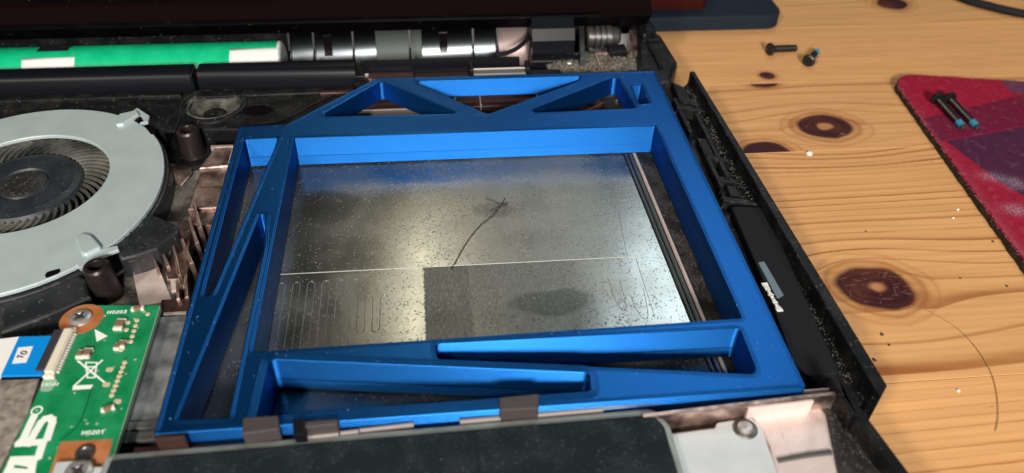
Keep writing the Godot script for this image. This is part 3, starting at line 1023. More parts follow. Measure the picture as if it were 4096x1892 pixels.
func build_bezel() -> void:
	var t := thing("disc_drive_front", "black plastic drive bezel with ribbed pockets along the blue frame's right side", "drive front", V(137, 4, 64))
	# upright outer wall
	var wall := [Vector2(140.7, -2.3), Vector2(144.6, 127.2), Vector2(140.5, 131.0), Vector2(143.5, 126.8), Vector2(138.7, 0.7)]
	var o0 := Vector2(140.7, -2.3)
	var o1 := Vector2(144.6, 127.2)
	var i1 := o1 + Vector2(-1.5, 0.2)
	var i0 := o0 + Vector2(-1.5, 0.2)
	part("outer_wall", geo(t).slab([[o0, o1, o1 + Vector2(-2.6, 2.6), i1 + Vector2(-1.6, 0.6), i0]], 3.0, 17.0, 0.35), M.black, t)
	# sloping inner apron that meets the wall in a dusty cove
	var g := geo(t)
	g.extrude([Vector2(-12.4, 3.2), Vector2(-1.0, 3.2), Vector2(-1.0, 14.2), Vector2(-1.9, 12.2), Vector2(-3.4, 10.9), Vector2(-5.2, 10.3), Vector2(-12.4, 10.0)], V(o0.x - 0.2, 0, o0.y + 0.6), V(1, 0, 0), V(0, 1, 0), V(o1.x - o0.x, 0, o1.y - o0.y - 1.2))
	part("apron", g, M.black, t)
	# dust gathered along the cove
	var rows := []
	var mm := MultiMesh.new()
	mm.transform_format = MultiMesh.TRANSFORM_3D
	var grain := BoxMesh.new()
	grain.size = V(0.0003, 0.00006, 0.00008)
	mm.mesh = grain
	mm.instance_count = 900
	for i in 900:
		var k := rng.randf()
		var off := rng.randfn(0.0, 1.0)
		var x := -2.9 + off * 1.0
		x = clampf(x, -7.0, -1.1)
		var y := 10.4 + maxf(0.0, x + 4.6) * 0.85 if x > -4.6 else 10.25
		var p: Vector3 = V(o0.x + (o1.x - o0.x) * k + x, y + 0.08, o0.y + 0.6 + (o1.y - o0.y - 1.2) * k) - t.get_meta("base")
		mm.set_instance_transform(i, Transform3D(Basis(Vector3(rng.randf() - 0.5, 1, rng.randf() - 0.5).normalized(), rng.randf() * TAU), p * MM))
	var mi := MultiMeshInstance3D.new()
	mi.name = "dust"
	mi.multimesh = mm
	mi.material_override = mat(Color(0.22, 0.22, 0.21), 0.9)
	mi.set_meta("kind", "stuff")
	t.add_child(mi, true)
	# flat matt plate with rounded ends
	part("cover_plate", geo(t).slab([Geo.round_corners([Vector2(133.0, 62.9), Vector2(141.9, 64.3), Vector2(138.4, 120.3), Vector2(131.1, 120.5), Vector2(129.7, 116.0), Vector2(131.8, 92.7)], [1.0, 1.0, 1.0, 1.0, 1.0, 1.0])], 10.0, 13.2, 0.25), M.black_matt, t)
	part("label_sticker", geo(t).slab([Geo.round_corners([Vector2(132.6, 85.3), Vector2(134.2, 85.0), Vector2(134.8, 96.8), Vector2(132.9, 97.9)], 0.3)], 13.2, 13.33), M.sticker, t)
	# printed bar label standing beside the plate
	g = geo(t)
	var a := Vector3(131.5, 13.4, 92.5)
	var b := Vector3(132.0, 13.4, 101.8)
	var n := (b - a).normalized()
	var s := V(n.z, 0, -n.x)
	var run := 0.0
	for w in [0.9, 0.25, 0.4, 0.25, 0.5, 0.3, 0.3, 0.6, 0.2, 0.35, 0.5, 0.25, 0.4, 0.3, 0.9]:
		var p := a + n * run
		var depth := 1.5 if w > 0.8 else 0.7 + 0.7 * rng.randf()
		g.extrude([Vector2(-depth * 0.5, 0), Vector2(depth * 0.5, 0), Vector2(depth * 0.5, 0.1), Vector2(-depth * 0.5, 0.1)], p, s, Vector3.UP, n * w)
		run += w + 0.22
	part("printed_marks", g, M.silk, t)
	part("print_backing", geo(t).slab([[Vector2(130.9, 92.3), Vector2(133.0, 91.6), Vector2(133.3, 101.6), Vector2(131.4, 102.5)]], 10.0, 13.25, 0.1), M.black_matt, t)
	# ribs and pockets of the upper half
	for r in [[[Vector2(133.9, -2.7), Vector2(137.3, 1.3), Vector2(137.2, 11.6), Vector2(133.3, 8.5)], 13.0], [[Vector2(131.1, 12.1), Vector2(139.2, 16.1), Vector2(139.1, 17.7), Vector2(130.9, 14.2)], 14.0], [[Vector2(133.2, 29.2), Vector2(137.3, 30.9), Vector2(137.3, 39.7), Vector2(133.2, 37.4)], 12.5], [[Vector2(133.0, 38.8), Vector2(139.0, 42.2), Vector2(138.9, 43.8), Vector2(133.0, 40.8)], 13.5], [[Vector2(133.1, 48.1), Vector2(139.6, 50.8), Vector2(139.7, 52.7), Vector2(133.0, 50.3)], 12.5], [[Vector2(131.5, 58.1), Vector2(140.9, 61.0), Vector2(140.7, 62.6), Vector2(131.8, 60.0)], 13.0], [[Vector2(135.1, 52.2), Vector2(137.8, 53.0), Vector2(137.6, 57.2), Vector2(134.9, 57.1)], 12.0]]:
		part("rib", geo(t).slab([r[0]], 9.9, r[1], 0.25), M.black, t)
	for r in [[Vector2(136.0, 14.2), Vector2(137.4, 13.8), Vector2(137.0, 49.7), Vector2(135.6, 50.4)], [Vector2(132.7, 37.1), Vector2(134.0, 36.8), Vector2(133.8, 54.3), Vector2(132.4, 55.0)], [Vector2(131.3, 7.9), Vector2(132.7, 7.6), Vector2(132.6, 27.4), Vector2(131.2, 28.2)]]:
		part("web", geo(t).slab([r], 9.9, 13.2, 0.25), M.black, t)
	for r in [[Vector2(132.5, 14.6), Vector2(136.3, 16.3), Vector2(136.5, 27.1), Vector2(132.4, 26.9)], [Vector2(134.8, 40.4), Vector2(138.7, 42.2), Vector2(138.9, 48.0), Vector2(134.9, 46.2)], [Vector2(137.6, 52.0), Vector2(141.7, 53.6), Vector2(141.6, 57.3), Vector2(137.6, 56.3)], [Vector2(134.5, 29.1), Vector2(137.5, 30.4), Vector2(137.6, 35.0), Vector2(134.5, 33.9)]]:
		part("pocket", geo(t).slab([r], 10.2, 10.45), M.black_gloss, t)
	part("spring_clip", geo(t).slab([[Vector2(131.9, 20.4), Vector2(133.2, 20.5), Vector2(132.8, 24.5), Vector2(131.5, 24.6)]], 10.2, 12.6, 0.2), M.silver_matt, t)
	part("copper_tab", geo(t).slab([[Vector2(125.5, 7.2), Vector2(126.8, 6.8), Vector2(126.8, 12.5), Vector2(125.4, 13.4)]], 9.0, 12.0, 0.2), M.copper, t)


func build_laptop() -> void:
	var t := thing("laptop", "black laptop with its lower case opened up, coppery and dusty inside", "laptop", V(20, 3, 60))
	# bottom shell
	part("bottom_shell", geo(t).slab([Geo.round_corners([Vector2(-230, -47), Vector2(143.2, -35.0), Vector2(131, 20), Vector2(131, 126), Vector2(139.5, 160), Vector2(146, 215), Vector2(-230, 215)], [3.0, 3.0, 2.0, 0.0, 0.0, 3.0, 3.0])], 2.6, 5.0, 0.4), M.black, t)
	for p in [Vector2(118, -30), Vector2(-200, -30), Vector2(110, 190), Vector2(-200, 190)]:
		part("foot", geo(t).lathe([Vector2(0, 0.05), Vector2(6.5, 0.05), Vector2(7, 0.6), Vector2(7, 2.6), Vector2(0, 2.6)], V(p.x, 0, p.y)), M.rubber, t)
	# floor of the fan side
	part("floor", geo(t).slab([[Vector2(-120, 20), Vector2(-8, 20), Vector2(-8, 127), Vector2(-120, 127)]], 5.0, 6.4), M.dusty_floor, t)
	# bare metal sheet under the drive
	var sheet := part("metal_sheet", geo(t).slab([[Vector2(-1, 20), Vector2(110.2, 20), Vector2(112.6, 127.3), Vector2(-1, 127.3)]], 8.4, 9.2), M.sheet, t)
	part("bay_floor", geo(t).slab([[Vector2(-1, -4), Vector2(127, -4), Vector2(131, 127.3), Vector2(-1, 127.3)]], 5.0, 8.3), M.black, t)
	part("dusty_tab", geo(t).slab([[Vector2(-11, 88), Vector2(-1.02, 88), Vector2(-1.02, 122), Vector2(-11, 122)]], 8.4, 9.15, 0.2), M.dusty_grey, t)
	part("tab_step", geo(t).slab([[Vector2(-11, 117.4), Vector2(-1.5, 117.6), Vector2(-1.5, 119.6), Vector2(-11, 119.4)]], 9.1, 9.7, 0.3), M.dusty_grey, t)
	part("floor_sheet", geo(t).slab([[Vector2(-53.0, 102.3), Vector2(-32.0, 103.2), Vector2(-31.2, 112.4), Vector2(-32.4, 132.1), Vector2(-41.1, 131.4)]], 6.3, 8.0, 0.2), M.taupe, t)
	# raised seam and stamped meander
	part("raised_seam", geo(t).extrude([Vector2(0, 0), Vector2(0.1, 0.1), Vector2(0.18, 0.1), Vector2(0.28, 0.0)], V(14, 9.19, 75.9), V(0, 0, 1), V(0, 1, 0), V(92, 0, 0.35)), M.seam, t)
	var g := geo(t)
	var line := []
	var za := 80.0
	var zb := 101.0
	var x := 15.6
	var up := false
	while x < 40.5:
		for q in [[x, zb if up else za], [x + 0.3, (zb if up else za) + (0.6 if up else -0.6)], [x + 0.88, (zb if up else za) + (0.9 if up else -0.9)], [x + 1.45, (zb if up else za) + (0.6 if up else -0.6)], [x + 1.75, zb if up else za]]:
			line.append(V(q[0], 9.2, q[1]))
		up = not up
		x += 1.75
		if x > 34.0:
			za = 86.0
			zb = 96.0
	g.tube(line, 0.105, 6)
	part("stamped_meander", g, M.emboss, t)
	g = geo(t)
	g.tube(curve([Vector3(95.7, 9.2, 83.7), Vector3(95.9, 9.2, 89.9), Vector3(96.7, 9.2, 94.3), Vector3(98.1, 9.2, 93.7), Vector3(98.5, 9.2, 84.6)], 5), 0.08, 6)
	g.tube(curve([Vector3(99.9, 9.2, 89.8), Vector3(100.3, 9.2, 94.3), Vector3(101.3, 9.2, 97.6), Vector3(102.7, 9.2, 96.6), Vector3(103.6, 9.2, 87.8)], 5), 0.08, 6)
	g.tube([Vector3(103.6, 9.2, 57.9), Vector3(102.1, 9.2, 76.4)], 0.07, 6)
	g.tube([Vector3(104.2, 9.2, 77.4), Vector3(104.1, 9.2, 97.8)], 0.07, 6)
	part("stamped_line", g, M.emboss, t)
	# pressed ridges, then the crinkled black strip
	for k in 3:
		var xa := 110.6 + k * 1.35
		part("pressed_ridge", geo(t).extrude([Vector2(0, 0), Vector2(0.2, 0.45), Vector2(0.5, 0.62), Vector2(0.8, 0.45), Vector2(1.0, 0.0)], V(xa, 9.0, 20), V(1, 0, 0), V(0, 1, 0), V(2.4, 0, 107.2), false), M.pink if k == 2 else M.silver_matt, t)
	part("crinkled_strip", geo(t).slab([[Vector2(114.4, 20), Vector2(120.5, 20), Vector2(124, 127.3), Vector2(117.0, 127.3)]], 8.3, 9.15), M.crinkle, t)
	part("copper_edge", geo(t).slab([[Vector2(119.3, 30), Vector2(119.6, 30), Vector2(120.3, 108), Vector2(120.0, 108)]], 9.0, 9.6), M.pad_copper, t)

	# rear of the bay seen through the back lattice
	part("bay_rear_wall", geo(t).box(V(20, 5, -3.2), V(118, 13.5, -1.6), 0.3), M.copper_dark, t)
	part("bay_step", geo(t).box(V(28, 8.3, -1.5), V(112, 10.5, 4.4), 0.3), M.copper_dark, t)
	part("bay_step_edge", geo(t).box(V(26.4, 8.3, 4.4), V(66, 10.8, 5.0), 0.2), M.bright_edge, t)
	for xs in [26.4, 62.0, 70.0, 88.5, 93.0]:
		part("thin_rib", geo(t).box(V(xs, 8.3, -1.5), V(xs + 0.45, 11.3, 4.7), 0.1), M.bright_edge, t)
	part("copper_wall_piece", geo(t).slab([[Vector2(98.5, 4.2), Vector2(108.9, 0.7), Vector2(109.4, 4.9), Vector2(105.6, 7.8), Vector2(99.1, 8.1)]], 8.3, 10.5, 0.3), M.copper, t)
	part("bracket_tab", geo(t).slab([[Vector2(109.9, 1.6), Vector2(113.5, 0.1), Vector2(115.7, 2.3), Vector2(115.7, 8.5), Vector2(110.0, 8.2)]], 8.3, 10.8, 0.3), M.steel_dark, t)
	part("bracket_stud", geo(t).lathe([Vector2(0, 2.6), Vector2(0.5, 2.3), Vector2(0.6, 0.6), Vector2(1.1, 0.4), Vector2(1.2, 0)], Vector3(114.5, 10.8, 3.6)), M.brass, t)

	# rails in front of the battery bay: rounded, with a gap between them
	for r in [[-230.0, -19.6, 19.2], [-17.6, 31.0, 19.2]]:
		g = geo(t)
		g.extrude([Vector2(-13.8, 5.0), Vector2(-13.8, 17.6), Vector2(-13.1, 18.8), Vector2(-11.8, 19.2), Vector2(-9.0, 19.2), Vector2(-7.6, 18.6), Vector2(-6.8, 17.2), Vector2(-6.4, 14.6), Vector2(-6.4, 5.0)], V(r[0], 0, 0), V(0, 0, 1), V(0, 1, 0), V(r[1] - r[0], 0, 0), true)
		part("rail", g, M.black_clean, t)
	part("rail_end", geo(t).slab([Geo.round_corners([Vector2(-19.8, -13.6), Vector2(-18.9, -12.4), Vector2(-18.9, -6.4), Vector2(-19.8, -6.4)], 0.3)], 5.0, 18.6, 0.4), M.black_clean, t)
	g = geo(t)
	g.extrude([Vector2(-13.2, 5.0), Vector2(-13.2, 18.0), Vector2(-12.6, 18.5), Vector2(-10.6, 18.5), Vector2(-10.0, 18.0), Vector2(-10.0, 5.0)], V(33.5, 0, 0), V(0, 0, 1), V(0, 1, 0), V(50.5, 0, 0.2))
	part("rail", g, M.black_clean, t)
	part("rail_link", geo(t).slab([[Vector2(30.8, -12.4), Vector2(33.8, -12.4), Vector2(33.8, -8.0), Vector2(30.8, -8.0)]], 5.0, 15.5, 0.4), M.black, t)
	# stepped wall between rail and drive
	part("wall_section", geo(t).box(V(35.0, 5, -9.8), V(49.5, 15.8, -5.6), 0.4), M.copper_dark, t)
	part("wall_section", geo(t).box(V(49.5, 5, -9.9), V(67.4, 15.0, -5.8), 0.4), M.copper_dark, t)
	part("bright_strip", geo(t).box(V(35.4, 14.4, -5.7), V(49.0, 15.2, -5.0), 0.15), M.bright_edge, t)
	part("post", geo(t).box(V(67.4, 5, -10.5), V(68.6, 18.2, -5.0), 0.25), M.black, t)
	part("post", geo(t).box(V(85.6, 5, -10.5), V(86.8, 18.2, -5.0), 0.25), M.black, t)
	part("latch_bar", geo(t).extrude([Vector2(-8.6, 13.0), Vector2(-8.6, 15.8), Vector2(-7.6, 16.4), Vector2(-6.2, 16.0), Vector2(-5.6, 14.8), Vector2(-5.6, 13.0)], V(68.6, 0, 0), V(0, 0, 1), V(0, 1, 0), V(17.0, 0, 0.1)), M.steel_dark, t)
	part("bright_strip", geo(t).box(V(68.7, 16.3, -8.4), V(85.5, 16.9, -7.9), 0.15), M.bright_edge, t)  # pale strip put in for the bright top edge of the latch bar
	part("wall_section", geo(t).box(V(86.8, 5, -9.4), V(97.5, 15.2, -5.2), 0.4), M.black, t)
	part("bright_strip", geo(t).box(V(86.8, 14.0, -5.1), V(97.8, 14.9, -4.5), 0.15), M.bright_edge, t)
	part("bright_strip", geo(t).box(V(105.5, 14.6, -4.6), V(115.0, 15.6, -3.2), 0.15), M.silver_matt, t)
	# step under the speaker's right end
	part("stepped_bracket", geo(t).slab([[Vector2(29.6, -16.3), Vector2(34.3, -17.4), Vector2(35.3, -8.2), Vector2(32.4, -1.0), Vector2(30.6, -4.8)]], 5.0, 14.0, 0.3), M.black, t)
	part("stepped_tab", geo(t).slab([[Vector2(31.2, -12.0), Vector2(37.2, -13.2), Vector2(37.5, -10.6), Vector2(31.6, -8.9)]], 5.0, 15.2, 0.3), M.bright_edge, t)

	# battery bay lined with bright metal, in sleeves
	# the trough's concave back, sheet by sheet
	var sheets := [[7.5, 15.5, M.silver, 0.0], [15.5, 36.5, M.silver, 0.2], [36.5, 52.5, M.zinc, 0.0], [52.5, 78.5, M.silver, 0.2], [79.5, 90.0, M.pink_dull, 0.3]]
	for s in sheets:
		var prof := []
		for k in 13:
			var a := 0.3 + 1.6 * k / 12.0
			prof.append(Vector2(-23.5 - sin(a) * (12.0 + s[3]), 15.0 - cos(a) * (12.0 + s[3])))
		for k in 13:
			var a := 0.3 + 1.6 * (12 - k) / 12.0
			prof.append(Vector2(-23.5 - sin(a) * 12.6, 15.0 - cos(a) * 12.6))
		part("trough_sheet", geo(t).extrude(prof, V(s[0], 0, 0), V(0, 0, 1), V(0, 1, 0), V(s[1] - s[0] - 0.15, 0, 0), true), s[2], t)
	for s in [[18.6, 21.4], [58.6, 61.4]]:
		var prof := []
		for k in 9:
			var a := 1.05 + 0.6 * k / 8.0
			prof.append(Vector2(-23.5 - sin(a) * 11.9, 15.0 - cos(a) * 11.9))
		for k in 9:
			var a := 1.65 - 0.6 * k / 8.0
			prof.append(Vector2(-23.5 - sin(a) * 12.3, 15.0 - cos(a) * 12.3))
		part("trough_slot", geo(t).extrude(prof, V(s[0], 0, 0), V(0, 0, 1), V(0, 1, 0), V(s[1] - s[0], 0, 0)), M.black_gloss, t)
	for xs in [7.0, 15.3, 28.6, 48.0, 78.6, 70.0]:
		part("trough_rib", geo(t).extrude([Vector2(-23.5, 8.0), Vector2(-23.5, 9.0), Vector2(-32.0, 12.4), Vector2(-34.6, 18.4), Vector2(-36.0, 18.0), Vector2(-33.0, 10.5)], V(xs, 0, 0), V(0, 0, 1), V(0, 1, 0), V(0.6, 0, 0)), M.black_clean, t)
	part("rear_strip", geo(t).box(V(-230, 5, -47), V(118, 19.5, -36.0), 0.6), M.black, t)
	for xs in [-76.0, -62.5, -37.0, -14.0, 22.0, 34.0, 60.0]:
		part("rear_clip", geo(t).box(V(xs, 19.3, -36.6), V(xs + 2.6, 20.1, -35.2), 0.2), M.black, t)

	# hinge corner
	part("hinge_cover", geo(t).extrude([Vector2(-32.5, 9.0), Vector2(-33.5, 22.5), Vector2(-31.5, 25.0), Vector2(-26.0, 25.0), Vector2(-22.5, 23.0), Vector2(-20.6, 19.5), Vector2(-20.2, 15.5), Vector2(-20.2, 9.0)], V(89.5, 0, 0), V(0, 0, 1), V(0, 1, 0), V(14.4, 0, 0), false), M.black_clean, t)
	part("hinge_block", geo(t).box(V(89.0, 5, -20.0), V(105.8, 15.0, -15.5), 0.5), M.black_clean, t)
	var h := Vector3(110.9, 14.5, -32.7)
	part("hinge_barrel", geo(t).lathe([Vector2(0, -0.6), Vector2(3.4, -0.6), Vector2(3.9, 0), Vector2(3.9, 1.6), Vector2(3.2, 1.7), Vector2(3.2, 2.2), Vector2(4.3, 2.3), Vector2(4.3, 3.6), Vector2(3.3, 3.7), Vector2(3.3, 4.2), Vector2(4.4, 4.3), Vector2(4.4, 5.6), Vector2(3.4, 5.7), Vector2(3.4, 6.2), Vector2(4.3, 6.3), Vector2(4.3, 8.0), Vector2(3.6, 8.2), Vector2(3.2, 10.5), Vector2(2.4, 11.6), Vector2(0, 12.0)], h, V(1, 0, 0.02), 26), M.steel_dark, t)
	part("hinge_flange", geo(t).slab([[Vector2(108.2, -37.7), Vector2(110.2, -38.2), Vector2(106.2, -12.2), Vector2(104.5, -11.8)]], 6.0, 17.5, 0.4), M.zinc, t)
	part("hinge_back", geo(t).slab([[Vector2(113.5, -44.9), Vector2(130.3, -45.3), Vector2(126.5, -20.7), Vector2(110.2, -18.8)]], 5.0, 9.0, 0.5), M.pink, t)
	part("hinge_side", geo(t).slab([[Vector2(126.6, -36.1), Vector2(129.2, -36.3), Vector2(126.8, -18.4), Vector2(124.3, -17.1)]], 5.0, 15.0, 0.4), M.copper, t)
	part("hinge_bracket", geo(t).slab([[Vector2(94.8, -21.8), Vector2(125.1, -23.5), Vector2(123.4, -9.7), Vector2(94.2, -8.3)]], 5.0, 13.2, 0.5), M.fluff, t)
	# dust matted over the bracket
	part("dust_mat", fluff_patch(geo(t), Vector2(93.7, -17.6), Vector2(124.9, -15.8), 13.0, 14.2), M.fluff, t)
	for p in [[Vector3(103.8, 14, -17.4), Vector3(101.1, 14, -14.0)][0], [Vector3(103.8, 14, -17.4), Vector3(101.1, 14, -14.0)][1]]:
		part("bracket_screw", geo(t).lathe([Vector2(0, 0.9), Vector2(0.9, 0.8), Vector2(1.5, 0.3), Vector2(1.6, -0.6)], p, V(0.1, 1, 0.1), 16), M.brass, t)
	part("square_frame", geo(t).slab([[Vector2(110.8, -19.7), Vector2(116.1, -20.3), Vector2(115.5, -12.3), Vector2(110.8, -11.5)], [Vector2(111.5, -18.6), Vector2(115.2, -18.9), Vector2(115.0, -13.4), Vector2(111.6, -12.8)]], 13.2, 15.2, 0.1), M.copper, t)
	part("clip_block", geo(t).slab([[Vector2(115.8, -22.7), Vector2(122.1, -23.2), Vector2(122.0, -17.8), Vector2(115.5, -17.0)]], 9.0, 16.6, 0.6), M.black, t)
	part("corner_case", geo(t).slab([Geo.round_corners([Vector2(128.2, -32.5), Vector2(134.5, -34.6), Vector2(136.8, -29.6), Vector2(137.6, -10.4), Vector2(132.4, 1.1), Vector2(127.1, 1.3), Vector2(125.5, -4.4), Vector2(123.2, -7.2)], [0.5, 1.2, 1.5, 1.5, 1.5, 0.5, 0.5, 0.5])], 3.2, 16.0, 1.4), M.black, t)
	part("corner_cap", geo(t).slab([Geo.round_corners([Vector2(128.9, -37.0), Vector2(134.3, -37.4), Vector2(134.5, -28.7), Vector2(128.7, -24.9)], 1.0)], 10.0, 18.5, 1.0), M.black, t)
	part("corner_web", geo(t).slab([[Vector2(129.7, -24.4), Vector2(130.6, -25.0), Vector2(131.2, -6.2), Vector2(129.9, -5.5)]], 12.0, 17.4, 0.4), M.black, t)
	part("corner_web", geo(t).slab([[Vector2(128.1, -25.1), Vector2(135.0, -25.6), Vector2(134.9, -24.1), Vector2(128.0, -23.6)]], 12.0, 17.2, 0.3), M.black, t)
	part("hinge_foot", geo(t).slab([Geo.round_corners([Vector2(113.7, -3.4), Vector2(117.0, -6.4), Vector2(127.9, -7.3), Vector2(128.0, -1.0), Vector2(121.0, -0.4)], 1.0)], 5.0, 15.5, 0.8), M.black_clean, t)
	part("antenna_wire", geo(t).tube(curve([Vector3(76.5, 17, -16.7), Vector3(80.6, 17, -17.8), Vector3(85.1, 17, -21.7), Vector3(88.9, 17, -28.1), Vector3(90.7, 17, -35.5), Vector3(92.1, 17, -44.8)], 6), 0.75, 8), M.black_matt, t)
	part("antenna_wire", geo(t).tube(curve([Vector3(87.5, 16.5, -13.7), Vector3(88.9, 16.5, -21.9), Vector3(90.2, 16.5, -29.1), Vector3(91.6, 16.5, -38.0)], 5), 0.45, 8), M.copper_dark, t)

	# copper coated ribs and posts between fan and drive
	part("side_wall", geo(t).slab([[Vector2(-3.4, 20), Vector2(-1.6, 20), Vector2(-1.2, 126), Vector2(-3.0, 126)]], 5.0, 8.9, 0.2), M.copper_dark, t)
	part("copper_block", geo(t).slab([[Vector2(-8.6, 22.3), Vector2(-3.0, 22.2), Vector2(-3.1, 31.9), Vector2(-11.2, 32.5), Vector2(-9.9, 27.5)]], 5.0, 11.0, 0.5), M.copper, t)
	part("copper_block", geo(t).slab([[Vector2(-11.2, 32.9), Vector2(-3.4, 32.7), Vector2(-2.4, 49.2), Vector2(-11.2, 49.6)]], 5.0, 10.0, 0.5), M.copper, t)
	part("copper_block", geo(t).slab([[Vector2(-10.1, 49.1), Vector2(-3.1, 49.0), Vector2(-2.7, 55.9), Vector2(-9.6, 54.8)]], 5.0, 9.0, 0.5), M.copper, t)
	part("copper_edge", geo(t).slab([[Vector2(-9.8, 21.9), Vector2(-3.5, 22.0), Vector2(-3.4, 22.8), Vector2(-9.7, 22.8)]], 9.0, 11.2), M.bright_edge, t)
	part("copper_edge", geo(t).slab([[Vector2(-11.1, 31.4), Vector2(-3.8, 31.4), Vector2(-3.8, 32.1), Vector2(-11.0, 32.0)]], 8.0, 10.2), M.bright_edge, t)
	part("copper_edge", geo(t).slab([[Vector2(-9.8, 47.3), Vector2(-3.5, 47.4), Vector2(-3.5, 48.1), Vector2(-9.6, 48.0)]], 8.0, 9.25), M.bright_edge, t)
	part("slanted_floor", geo(t).slab([[Vector2(-22.1, 24.3), Vector2(-16.2, 23.9), Vector2(-14.4, 29.3), Vector2(-16.4, 35.7), Vector2(-18.7, 32.8)]], 5.0, 7.2, 0.3), M.copper, t)
	part("slanted_floor", geo(t).slab([[Vector2(-20.5, 51.0), Vector2(-10.8, 50.9), Vector2(-7.5, 73.3), Vector2(-12.1, 73.6)]], 5.0, 7.2, 0.3), M.copper, t)
	for r in [[[Vector2(-9.5, 50.0), Vector2(-8.9, 49.7), Vector2(-5.2, 59.7), Vector2(-6.1, 60.6)], 12.0], [[Vector2(-10.2, 54.6), Vector2(-9.6, 54.2), Vector2(-5.4, 64.4), Vector2(-6.2, 64.9)], 11.0], [[Vector2(-10.1, 63.4), Vector2(-9.4, 63.1), Vector2(-5.1, 72.3), Vector2(-5.9, 72.8)], 11.5], [[Vector2(-12.5, 63.3), Vector2(-11.9, 63.0), Vector2(-7.6, 75.5), Vector2(-8.3, 76.0)], 10.5], [[Vector2(-15.0, 64.6), Vector2(-14.4, 64.4), Vector2(-11.2, 71.6), Vector2(-11.9, 72.1)], 10.0], [[Vector2(-16.6, 66.3), Vector2(-16.1, 66.1), Vector2(-14.0, 71.4), Vector2(-14.6, 71.8)], 9.5], [[Vector2(-8.8, 77.0), Vector2(-8.4, 76.3), Vector2(-6.5, 83.2), Vector2(-7.2, 83.4)], 10.0], [[Vector2(-7.4, 74.5), Vector2(-6.7, 74.3), Vector2(-4.8, 82.2), Vector2(-5.6, 82.5)], 9.5]]:
		part("copper_rib", geo(t).slab([r[0]], 5.0, r[1], 0.3), M.copper, t)
	part("copper_patch", geo(t).slab([[Vector2(-22.3, 67.1), Vector2(-16.6, 65.7), Vector2(-9.7, 80.2), Vector2(-16.7, 81.7)]], 6.3, 6.7, 0.1), M.pink, t)
	part("copper_patch", geo(t).slab([[Vector2(-12.9, 67.8), Vector2(-9.0, 65.9), Vector2(-7.0, 76.0), Vector2(-10.2, 77.8)]], 6.3, 7.0, 0.1), M.pink, t)
	part("copper_sill", geo(t).slab([[Vector2(-11.3, 81.9), Vector2(-4.6, 81.9), Vector2(-4.3, 87.3), Vector2(-10.9, 87.0)]], 5.0, 8.8, 0.4), M.copper_dark, t)
	part("copper_edge", geo(t).slab([[Vector2(-9.5, 86.7), Vector2(-4.5, 86.7), Vector2(-4.5, 87.3), Vector2(-9.5, 87.3)]], 8.0, 9.1), M.bright_edge, t)
	# floor web left of the board's foot
	part("copper_sill", geo(t).slab([[Vector2(-10.7, 115.4), Vector2(-4.9, 115.6), Vector2(-4.2, 121.1), Vector2(-10.8, 120.7)]], 5.0, 8.6, 0.4), M.copper_dark, t)
	# front wall of the bay with its clips
	var f0 := Vector2(-12.0, 128.9)
	part("bay_front_wall", geo(t).slab([[Vector2(-4, 128.5), Vector2(86, 130.4), Vector2(133, 128.0), Vector2(133, 129.0), Vector2(86, 131.4), Vector2(-4, 129.5)]], 5.0, 16.2, 0.2), M.copper_dark, t)
	part("corner_wall", geo(t).slab([[Vector2(92, 130.6), Vector2(133, 128.5), Vector2(133, 129.6), Vector2(92, 131.8)]], 10.0, 18.3, 0.2), M.copper, t)
	part("wall_glare_sheet", geo(t).slab([[Vector2(113.5, 130.6), Vector2(127.2, 129.9), Vector2(127.2, 130.5), Vector2(113.5, 131.2)]], 12.0, 18.0, 0.15), M.pink, t)  # added pale sheet: glare on the copper wall put in as colour
	for r in [[[Vector2(16.2, 126.3), Vector2(22.7, 126.4), Vector2(23.3, 129.6), Vector2(16.5, 130.1)], M.clip], [[Vector2(25.4, 127.6), Vector2(27.8, 127.4), Vector2(28.2, 131.0), Vector2(25.9, 131.0)], M.black_clean], [[Vector2(64.6, 125.8), Vector2(72.6, 125.5), Vector2(71.9, 129.0), Vector2(64.4, 128.9)], M.clip], [[Vector2(0.8, 128.9), Vector2(6.3, 129.2), Vector2(6.3, 130.0), Vector2(1.0, 130.1)], M.copper_dark], [[Vector2(27.8, 128.2), Vector2(34.0, 128.1), Vector2(33.9, 129.4), Vector2(27.9, 129.6)], M.clip]]:
		part("retaining_clip", geo(t).slab([Geo.round_corners(r[0], 0.4)], 14.0, 20.2, 0.3), r[1], t)
	for r in [[Vector2(27.9, 129.2), Vector2(33.8, 129.1), Vector2(33.8, 129.8), Vector2(28.1, 130.0)], [Vector2(33.9, 129.0), Vector2(37.5, 128.8), Vector2(37.5, 129.5), Vector2(34.1, 129.7)], [Vector2(37.6, 128.7), Vector2(48.0, 128.1), Vector2(47.9, 128.8), Vector2(37.7, 129.3)], [Vector2(56.7, 128.2), Vector2(85.1, 127.7), Vector2(85.0, 128.5), Vector2(56.8, 129.0)], [Vector2(85.2, 127.5), Vector2(133.7, 127.1), Vector2(133.5, 127.4), Vector2(85.1, 127.9)]]:
		part("bright_strip", geo(t).slab([r], 16.6, 17.5, 0.2), M.bright_edge, t)
	# right front corner of the case, coated inside
	part("corner_floor", geo(t).slab([[Vector2(85, 131.5), Vector2(134, 129.2), Vector2(141, 175), Vector2(85, 175)]], 5.0, 12.5, 0.2), M.copper, t)
	part("pale_glare_lining", geo(t).slab([Geo.round_corners([Vector2(115.1, 129.5), Vector2(129.8, 128.6), Vector2(131.0, 130.3), Vector2(127.8, 144.3), Vector2(126.8, 148.4), Vector2(114.0, 147.3), Vector2(116.5, 137.1)], [1.0, 2.0, 2.0, 0.5, 0.5, 0.5, 1.0])], 8.0, 14.0, 0.8), M.pink, t)  # coated corner; its white reflection is put into the pale colour
